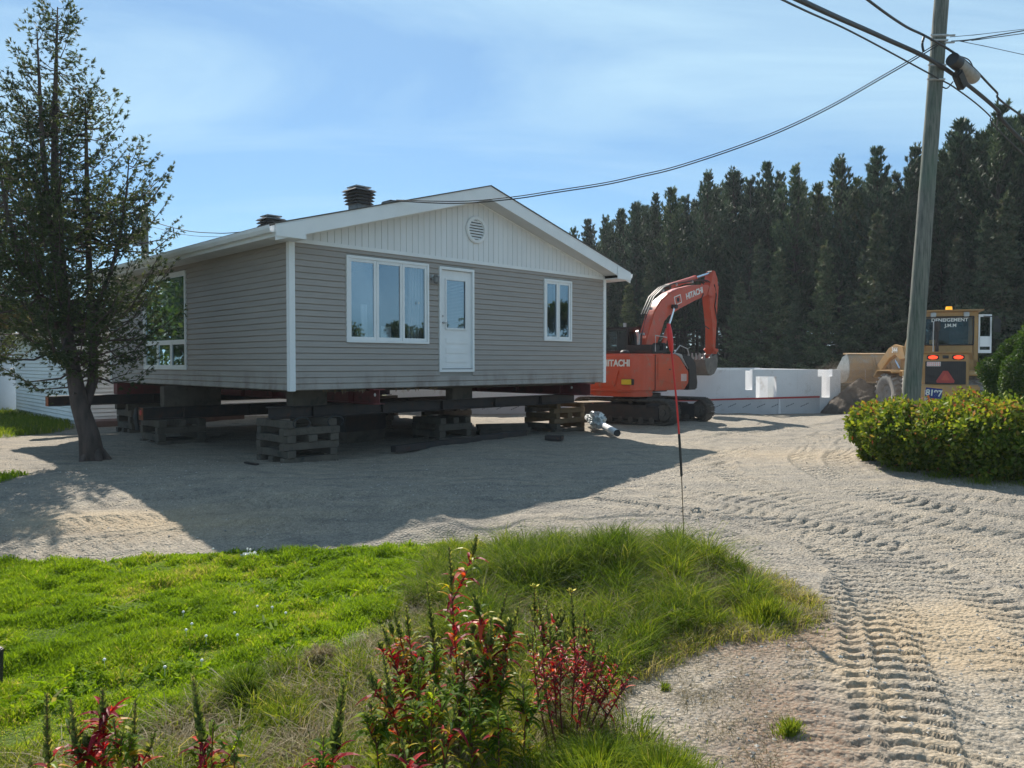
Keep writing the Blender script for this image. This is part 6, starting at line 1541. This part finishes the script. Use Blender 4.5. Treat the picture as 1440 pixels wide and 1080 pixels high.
    for pts, rad in lm: mb.tube(pts, [rad, rad*.75, rad*.5, rad*.2], 4, cap=False)
    for k in range(14):
        p = s1[2].lerp(s1[5], r_.random()); a = r_.random()*6.28; L = r_.uniform(.2, .9); mb.tube([tuple(p), (p.x+math.cos(a)*L*.5, p.y+math.sin(a)*L*.5, p.z+.04), (p.x+math.cos(a)*L, p.y+math.sin(a)*L, p.z-.08)], [.014, .009, .003], 4, cap=False)
    mb.build('trunk', M['bark'], root, smooth=2); return root
ced = cedar()
ced2 = copy_tree(ced); ced2.location = (-12.4, 17.2, 0); ced2.rotation_euler = (0, 0, 2.4); ced2['label'] = 'second cedar beyond the left edge of the picture, shading the yard'
# ---- hedge, globe cedar at the right
HG = [(1262, 650, (.55, .5, .47), 'left end bush of the green hedge, beside the wheel rutted yard'), (1322, 664, (.85, .7, .485), 'hedge bush below the utility pole and the blue number plate'), (1395, 674, (.95, .8, .47), 'hedge bush with reddish tips below the loader'), (1465, 684, (1.0, .9, .55), 'hedge bush at the right edge below the globe cedar')]
for i, (u, v, rad, lab) in enumerate(HG):
    g = G(u, v); bush('hedge_bush', lab, 'bush', g[0], g[1]+rad[1]*.8, rad, 17000, .075, 'hedge', 400+i, 'bushes of the green hedge')
g = G(1330, 640)
for i, (x_, y_) in enumerate(((-22, 21.5), (-25.5, 19.5), (-19.5, 24))): bush('bush', ('unseen bush added beyond the left edge to darken the side window', 'far unseen bush added beyond the left edge to darken the side window', 'near unseen bush added by the garage to darken the side window')[i], 'bush', x_, y_, (2.4, 1.4, 1.3), 3000, .14, 'decid', 340+i)  # unseen bushes, added only to darken the side window's reflection
for i, (u, dx) in enumerate(((1420, 0), (1490, 0))):
    g = G(u, 640); bush('hedge_bush', ('second row hedge bush just left of the globe cedar foot', 'second row hedge bush outside the right edge')[i], 'bush', g[0], g[1]+1.0, (1.1, .9, .56), 11000, .075, 'hedge', 420+i, 'bushes of the green hedge')
gp_ = P(1464, 540, 15.6)
root = thing('globe_cedar', 'dense rounded dark green cedar shrub at the right edge behind the hedge', 'cedar shrub', (gp_.x, gp_.y, float(zg(gp_.x, gp_.y))))
V, T, t = leafcloud(60000, (0, 0, 1.35), (.93, .93, 1.18), 9, .055, hollow=.82); npmesh('foliage', V, T, M['globe'], t, parent=root)
mb = MB(); mb.tube([(0, 0, -.1), (0, 0, 1.6)], [.09, .05], 8); mb.build('stem', M['bark'], root)
for k, (a, b) in enumerate(((1238, 668), (1290, 678), (1350, 688), (1420, 694))): tuft(a+30, b-8, 500, (.04, .12), .4, ['grass fringe under the left end of the hedge', 'grass fringe under the hedge below the pole', 'grass fringe under the hedge below the loader', 'grass fringe under the hedge at the right edge'][k], 500+k, .4)

# ------------------------------------------------------------------ evening primroses and red leaved plants in front
M['greenleaf'] = leafmat('green_leaves', [(0, (.05, .11, .015)), (.6, (.13, .22, .02)), (.9, (.34, .42, .03)), (1, (.55, .42, .04))], .6, .55, .12)
def leaf_strip(p, d, up, L, w, curl, r_):
    "lance shaped folded leaf of four segments"
    d = d/np.linalg.norm(d); s = np.cross(d, up); s /= np.linalg.norm(s)+1e-9; n_ = np.cross(s, d)
    V = []; k = 5
    for i in range(k+1):
        t = i/k; c = p+d*L*t*(1-.15*curl*t)+n_*(L*(.22*math.sin(t*2.2)-curl*t*t)); ww = w*math.sin(math.pi*min(1, .12+t*.88))**.8*(1-.25*t)
        if i == k: ww = 0
        V += [c-s*ww+n_*ww*.35, c, c+s*ww+n_*ww*.35]
    T = []
    for i in range(k):
        a = i*3; T += [(a, a+1, a+4), (a, a+4, a+3), (a+1, a+2, a+5), (a+1, a+5, a+4)]
    return V, T
def primrose(label, base, top, seed, spike=.3, nleaf=26, L=.10, red=.4, side=3, mats=('midleaf', 'redleaf'), dens=1.0, podw=.012, flower=False, lstart=.25, group='evening primrose stalks in the verge'):
    r_ = np.random.default_rng(seed); base = np.array(base, float); top = np.array(top, float)
    root = thing('evening_primrose', label, 'plant', tuple(base), 0, group)
    H_ = np.linalg.norm(top-base); tl = top-base
    bow = np.cross(tl, [0, 0, 1.]); bow = bow/(np.linalg.norm(bow)+1e-6)*H_*.04*r_.normal()
    axis = lambda t: tl*t+bow*math.sin(t*3.14)+np.array([0, 0, 0])
    mb = MB(); st = [(axis, 1.0, 0.0)]
    mb.tube([tuple(axis(t)) for t in np.linspace(-.03, 1, 12)], [.0055*(1-.75*t)+.001 for t in np.linspace(0, 1, 12)], 6)
    for k in range(side):
        t0 = r_.uniform(.3, .72); a = r_.random()*6.28; p0 = axis(t0); ln = H_*r_.uniform(.18, .38)
        dd = np.array([math.cos(a)*.55, math.sin(a)*.3, 1.]); dd /= np.linalg.norm(dd)
        f = (lambda p0, dd, ln: (lambda t: p0+dd*ln*t+np.array([dd[0], dd[1], 0])*ln*.25*math.sin(t*2.6)))(p0, dd, ln)
        mb.tube([tuple(f(t)) for t in np.linspace(0, 1, 7)], [.0036*(1-.7*t)+.001 for t in np.linspace(0, 1, 7)], 5); st.append((f, ln/H_, .0))
    mb.build('stem', M['redstem'], root, smooth=2)
    LV = {0: [], 1: []}; LT_ = {0: [], 1: []}; Lt = {0: [], 1: []}; PV = []; PT = []; Pt = []
    def addm(VV, TT, tt, V, T, t): 
        o = len(VV); VV.extend(V); TT.extend([tuple(o+i for i in f) for f in T]); tt.extend([t]*len(V))
    for si, (f, sc_, _) in enumerate(st):
        hh = H_*sc_; sp0 = 1-min(.75, spike*(1 if si == 0 else 1.3))
        n = int(nleaf*(1 if si == 0 else .45)*dens)
        for k in range(n):
            t = (lstart if si == 0 else .1)+(sp0-(lstart if si == 0 else .1))*(k+r_.random())/n; a = k*2.4+r_.normal(0, .3)
            d = np.array([math.cos(a), math.sin(a), r_.uniform(.1, .7)]); which = 1 if r_.random() < red*(1.25 if .35 < t < .8 else .5) else 0
            l = L*r_.uniform(.55, 1.15)*(1.1-.35*t); V, T = leaf_strip(f(t), d, np.array([0, 0, 1.]), l, l*.125, r_.uniform(.0, .7), r_)
            addm(LV[which], LT_[which], Lt[which], V, T, float(np.clip(r_.random()*.9+(.25 if which == 0 and t < .5 else 0), 0, 1)))
        m_ = int(hh*spike/.0062) if si == 0 else int(hh*.45/.0075)
        for k in range(m_):      # seed pods and small bracts up the spike
            t = sp0+(1-sp0)*k/m_; a = k*2.4; l = .036*(1.1-.6*(k/m_))*(podw/.012); d = np.array([math.cos(a)*.6, math.sin(a)*.6, 1.]); V, T = leaf_strip(f(t), d, np.array([math.cos(a+1.57), math.sin(a+1.57), .3]), l*r_.uniform(.8, 1.4), l*.24, .2, r_)
            addm(PV, PT, Pt, V, T, r_.random())
            d = np.array([math.cos(a+.5)*.5, math.sin(a+.5)*.5, 1.]); V, T = leaf_strip(f(t), d, np.array([math.cos(a), math.sin(a), .2]), l*.9, l*.3, .0, r_); addm(PV, PT, Pt, V, T, r_.random())
    for w_ in (0, 1):
        if LV[w_]: npmesh('red_leaves' if w_ else 'leaves', np.array(LV[w_]), np.array(LT_[w_]), M[mats[w_]], np.array(Lt[w_]), parent=root)
    npmesh('seed_pods', np.array(PV), np.array(PT), M['pods'], np.array(Pt), parent=root)
    if flower:
        mb = MB(); c = axis(.97)
        for k in range(4):
            a = k*1.571+.3; mb.add([c, c+np.array([.022*math.cos(a-.5), .022*math.sin(a-.5), .016]), c+np.array([.034*math.cos(a), .034*math.sin(a), .022]), c+np.array([.022*math.cos(a+.5), .022*math.sin(a+.5), .016])], [(0, 1, 2, 3)])
        mb.build('flower', M['flower'], root)
    return root
def pr(label, tu, tv, d, bu, seed, **k):
    "top at photo spot (tu,tv) d metres out, root below photo x = bu"
    t = P(tu, tv, d); bx = (bu-720)/FPX*d; b = (bx, d+.05, float(zg(bx, d))-.02); primrose(label, b, tuple(t), seed, **k)
pr('tallest primrose stalk, standing straight with orange and red leaves at half height', 632, 770, 4.5, 648, 1, spike=.24, nleaf=42, L=.15, red=.45, side=1)
pr('primrose stalk just left of the tallest one, dark green tip', 600, 818, 4.5, 622, 2, spike=.4, nleaf=26, L=.12, red=.15, side=1)
pr('thin primrose stalk with yellow leaves left of centre', 571, 852, 4.35, 598, 3, spike=.25, nleaf=30, L=.13, red=.15)
pr('thin leaning primrose stalk, left neighbour of the yellow leaved one', 554, 858, 4.4, 590, 4, spike=.22, nleaf=24, L=.12, red=.3)
pr('primrose with reddish tip leaves leaning left at the left side of the main group', 538, 880, 4.3, 588, 5, spike=.16, nleaf=30, L=.12, red=.6)
pr('primrose leaning right with a pale spiky tip above the orange leaves', 714, 830, 4.2, 655, 6, spike=.25, nleaf=30, L=.13, red=.3)
pr('primrose leaning right, second pale spike towards the red bush', 731, 848, 4.15, 668, 7, spike=.28, nleaf=28, L=.13, red=.2)
pr('short primrose with yellow and orange leaves between the two pale spikes', 690, 868, 4.0, 664, 8, spike=.2, nleaf=34, L=.15, red=.35)
pr('green primrose spike behind the left side of the red bush', 757, 842, 4.5, 765, 9, spike=.35, nleaf=18, L=.09, red=.3)
pr('green primrose spike rising out of the middle of the red bush', 768, 850, 4.4, 782, 10, spike=.4, nleaf=20, L=.08, red=.8)
pr('primrose with a yellow flower at its top above the red bush', 803, 828, 4.5, 816, 11, spike=.4, nleaf=22, L=.08, red=.9, flower=True)
pr('primrose spike right of the yellow flowered one', 822, 858, 4.4, 820, 12, spike=.4, nleaf=24, L=.08, red=.95)
pr('short primrose with yellow bud left of the yellow flowered one', 752, 822, 4.7, 770, 13, spike=.3, nleaf=14, L=.08, red=.4, flower=True)
for i, (a, b, d, c) in enumerate(((748, 890, 4.1, 775), (772, 878, 4.15, 785), (795, 885, 4.1, 795), (815, 880, 4.2, 805), (838, 895, 4.15, 812), (857, 905, 4.2, 818), (875, 925, 4.15, 822), (892, 938, 4.1, 830), (762, 910, 3.95, 790), (830, 915, 4.0, 806))):
    pr('crimson leaved primrose branch of the red bush, '+('at its left edge', 'left of its middle', 'in its middle', 'right of its middle, upper', 'right of its middle, leaning', 'at its right shoulder', 'reaching right over the gravel', 'rightmost and lowest, over the gravel', 'low at its left foot', 'low at its right foot')[i], a, b, d, c, 30+i, spike=.1, nleaf=26, L=.07, red=.93, side=2, lstart=.3, podw=.01)
pr('leaning primrose with a long dark spike and two crimson leaves at the foot', 539, 922, 3.8, 572, 14, spike=.35, nleaf=20, L=.13, red=.3)
pr('thick primrose spike leaning right over bright red leaves at the bottom edge', 484, 958, 3.3, 425, 15, spike=.45, nleaf=40, L=.17, red=.95, podw=.017, side=1, lstart=.05)
pr('dark primrose spike with red leaves standing alone at the bottom left', 271, 950, 3.3, 290, 16, spike=.35, nleaf=24, L=.14, red=.8, side=0, podw=.014)
pr('leftmost primrose spike with yellow green leaves at the bottom left corner', 66, 975, 3.35, 66, 17, spike=.45, nleaf=20, L=.13, red=.3, side=1)
pr('short primrose spike second from the left edge', 99, 985, 3.3, 104, 18, spike=.35, nleaf=20, L=.11, red=.6, side=1)
pr('primrose with a bright crimson leaf cluster near its top, bottom left', 144, 968, 3.35, 120, 19, spike=.2, nleaf=44, L=.14, red=.85, side=2)
pr('curved primrose spike, right side of the bottom left group', 190, 985, 3.35, 160, 20, spike=.45, nleaf=14, L=.11, red=.8, side=1)
pr('small primrose with yellow tipped leaves low in the middle foreground', 642, 990, 3.6, 610, 21, spike=.15, nleaf=16, L=.14, red=.3, side=1)
pr('small red tipped primrose low between the two foreground spikes', 565, 1040, 3.4, 575, 22, spike=.1, nleaf=22, L=.14, red=.75, side=1)
pr('dark low primrose stalk in the grass behind the leaning spike', 598, 985, 3.9, 600, 23, spike=.3, nleaf=16, L=.1, red=.1, side=1)
pr('small red leaved seedling at the bottom edge below the lawn tussock', 330, 1060, 3.3, 332, 24, spike=.1, nleaf=12, L=.1, red=.7, side=0)
for i, (a, b, d, c) in enumerate(((612, 905, 4.3, 618), (655, 915, 4.2, 655), (590, 930, 4.1, 600), (635, 945, 4.0, 640), (680, 925, 4.1, 690), (710, 940, 4.0, 705), (560, 950, 3.9, 575), (660, 975, 3.7, 668), (520, 985, 3.7, 530), (735, 960, 3.9, 735), (610, 965, 3.7, 620), (160, 1010, 3.3, 165), (95, 1020, 3.3, 90), (300, 1015, 3.3, 300), (455, 1035, 3.25, 460), (700, 1000, 3.6, 700))):
    pr('leafy green young primrose, '+('under the tallest stalk', 'right of the tallest stalk foot', 'left of the tallest stalk foot', 'below the tallest stalk', 'between tallest stalk and red bush', 'at the left foot of the red bush', 'low at the left of the main group', 'low in the middle of the group', 'in the rough grass left of the group', 'in front of the red bush', 'low below the tallest stalk', 'in the bottom left group', 'at the left of bottom left group', 'beside the lone dark spike', 'beside the thick leaning spike', 'lowest right of the group')[i], a, b, d, c, 80+i, spike=.06, nleaf=44, L=.12, red=.04, side=2, lstart=.05, podw=.008, group='young green primroses between the stalks', mats=('greenleaf', 'redleaf'))
# white clover heads on the lawn
r_ = np.random.default_rng(3)
mb = MB(); cnt = 0
for (u, v) in ((348, 788), (352, 790), (300, 787), (258, 880), (262, 905), (334, 912), (284, 945), (232, 955), (402, 884), (147, 945), (362, 872), (290, 912), (383, 873), (330, 880), (270, 897)):
    g = G(u, v); z = float(zg(*g))+float(micro(np.array([g[0]]), np.array([g[1]]))[0])+.085; mb.tube([(g[0], g[1], z-.06), (g[0], g[1], z)], .0015, 4); mb.lathe([(0, z-.008), (.010, z-.004), (.012, z+.004), (.006, z+.011), (0, z+.012)], 8, Matrix.Translation((g[0], g[1], 0)))
o = mb.build('clover_heads', M['whiteflower']); tag(o, 'small white clover heads dotted over the green lawn', 'flowers', kind='stuff')
g = G(352, 792); mb = MB()
for k in range(40):
    a = r_.random()*6.28; q = r_.random()*.09; mb.box((g[0]+q*math.cos(a), g[1]+q*math.sin(a), float(zg(*g))+.06+.05*r_.random()), (.03, .025, .004), rot=Matrix.Rotation(r_.random()*3, 3, 'X') @ Matrix.Rotation(r_.random()*3, 3, 'Z'))
tag(mb.build('litter_scrap', M['paper']), 'pale torn paper scrap on the lawn edge in the house shadow', 'scrap')
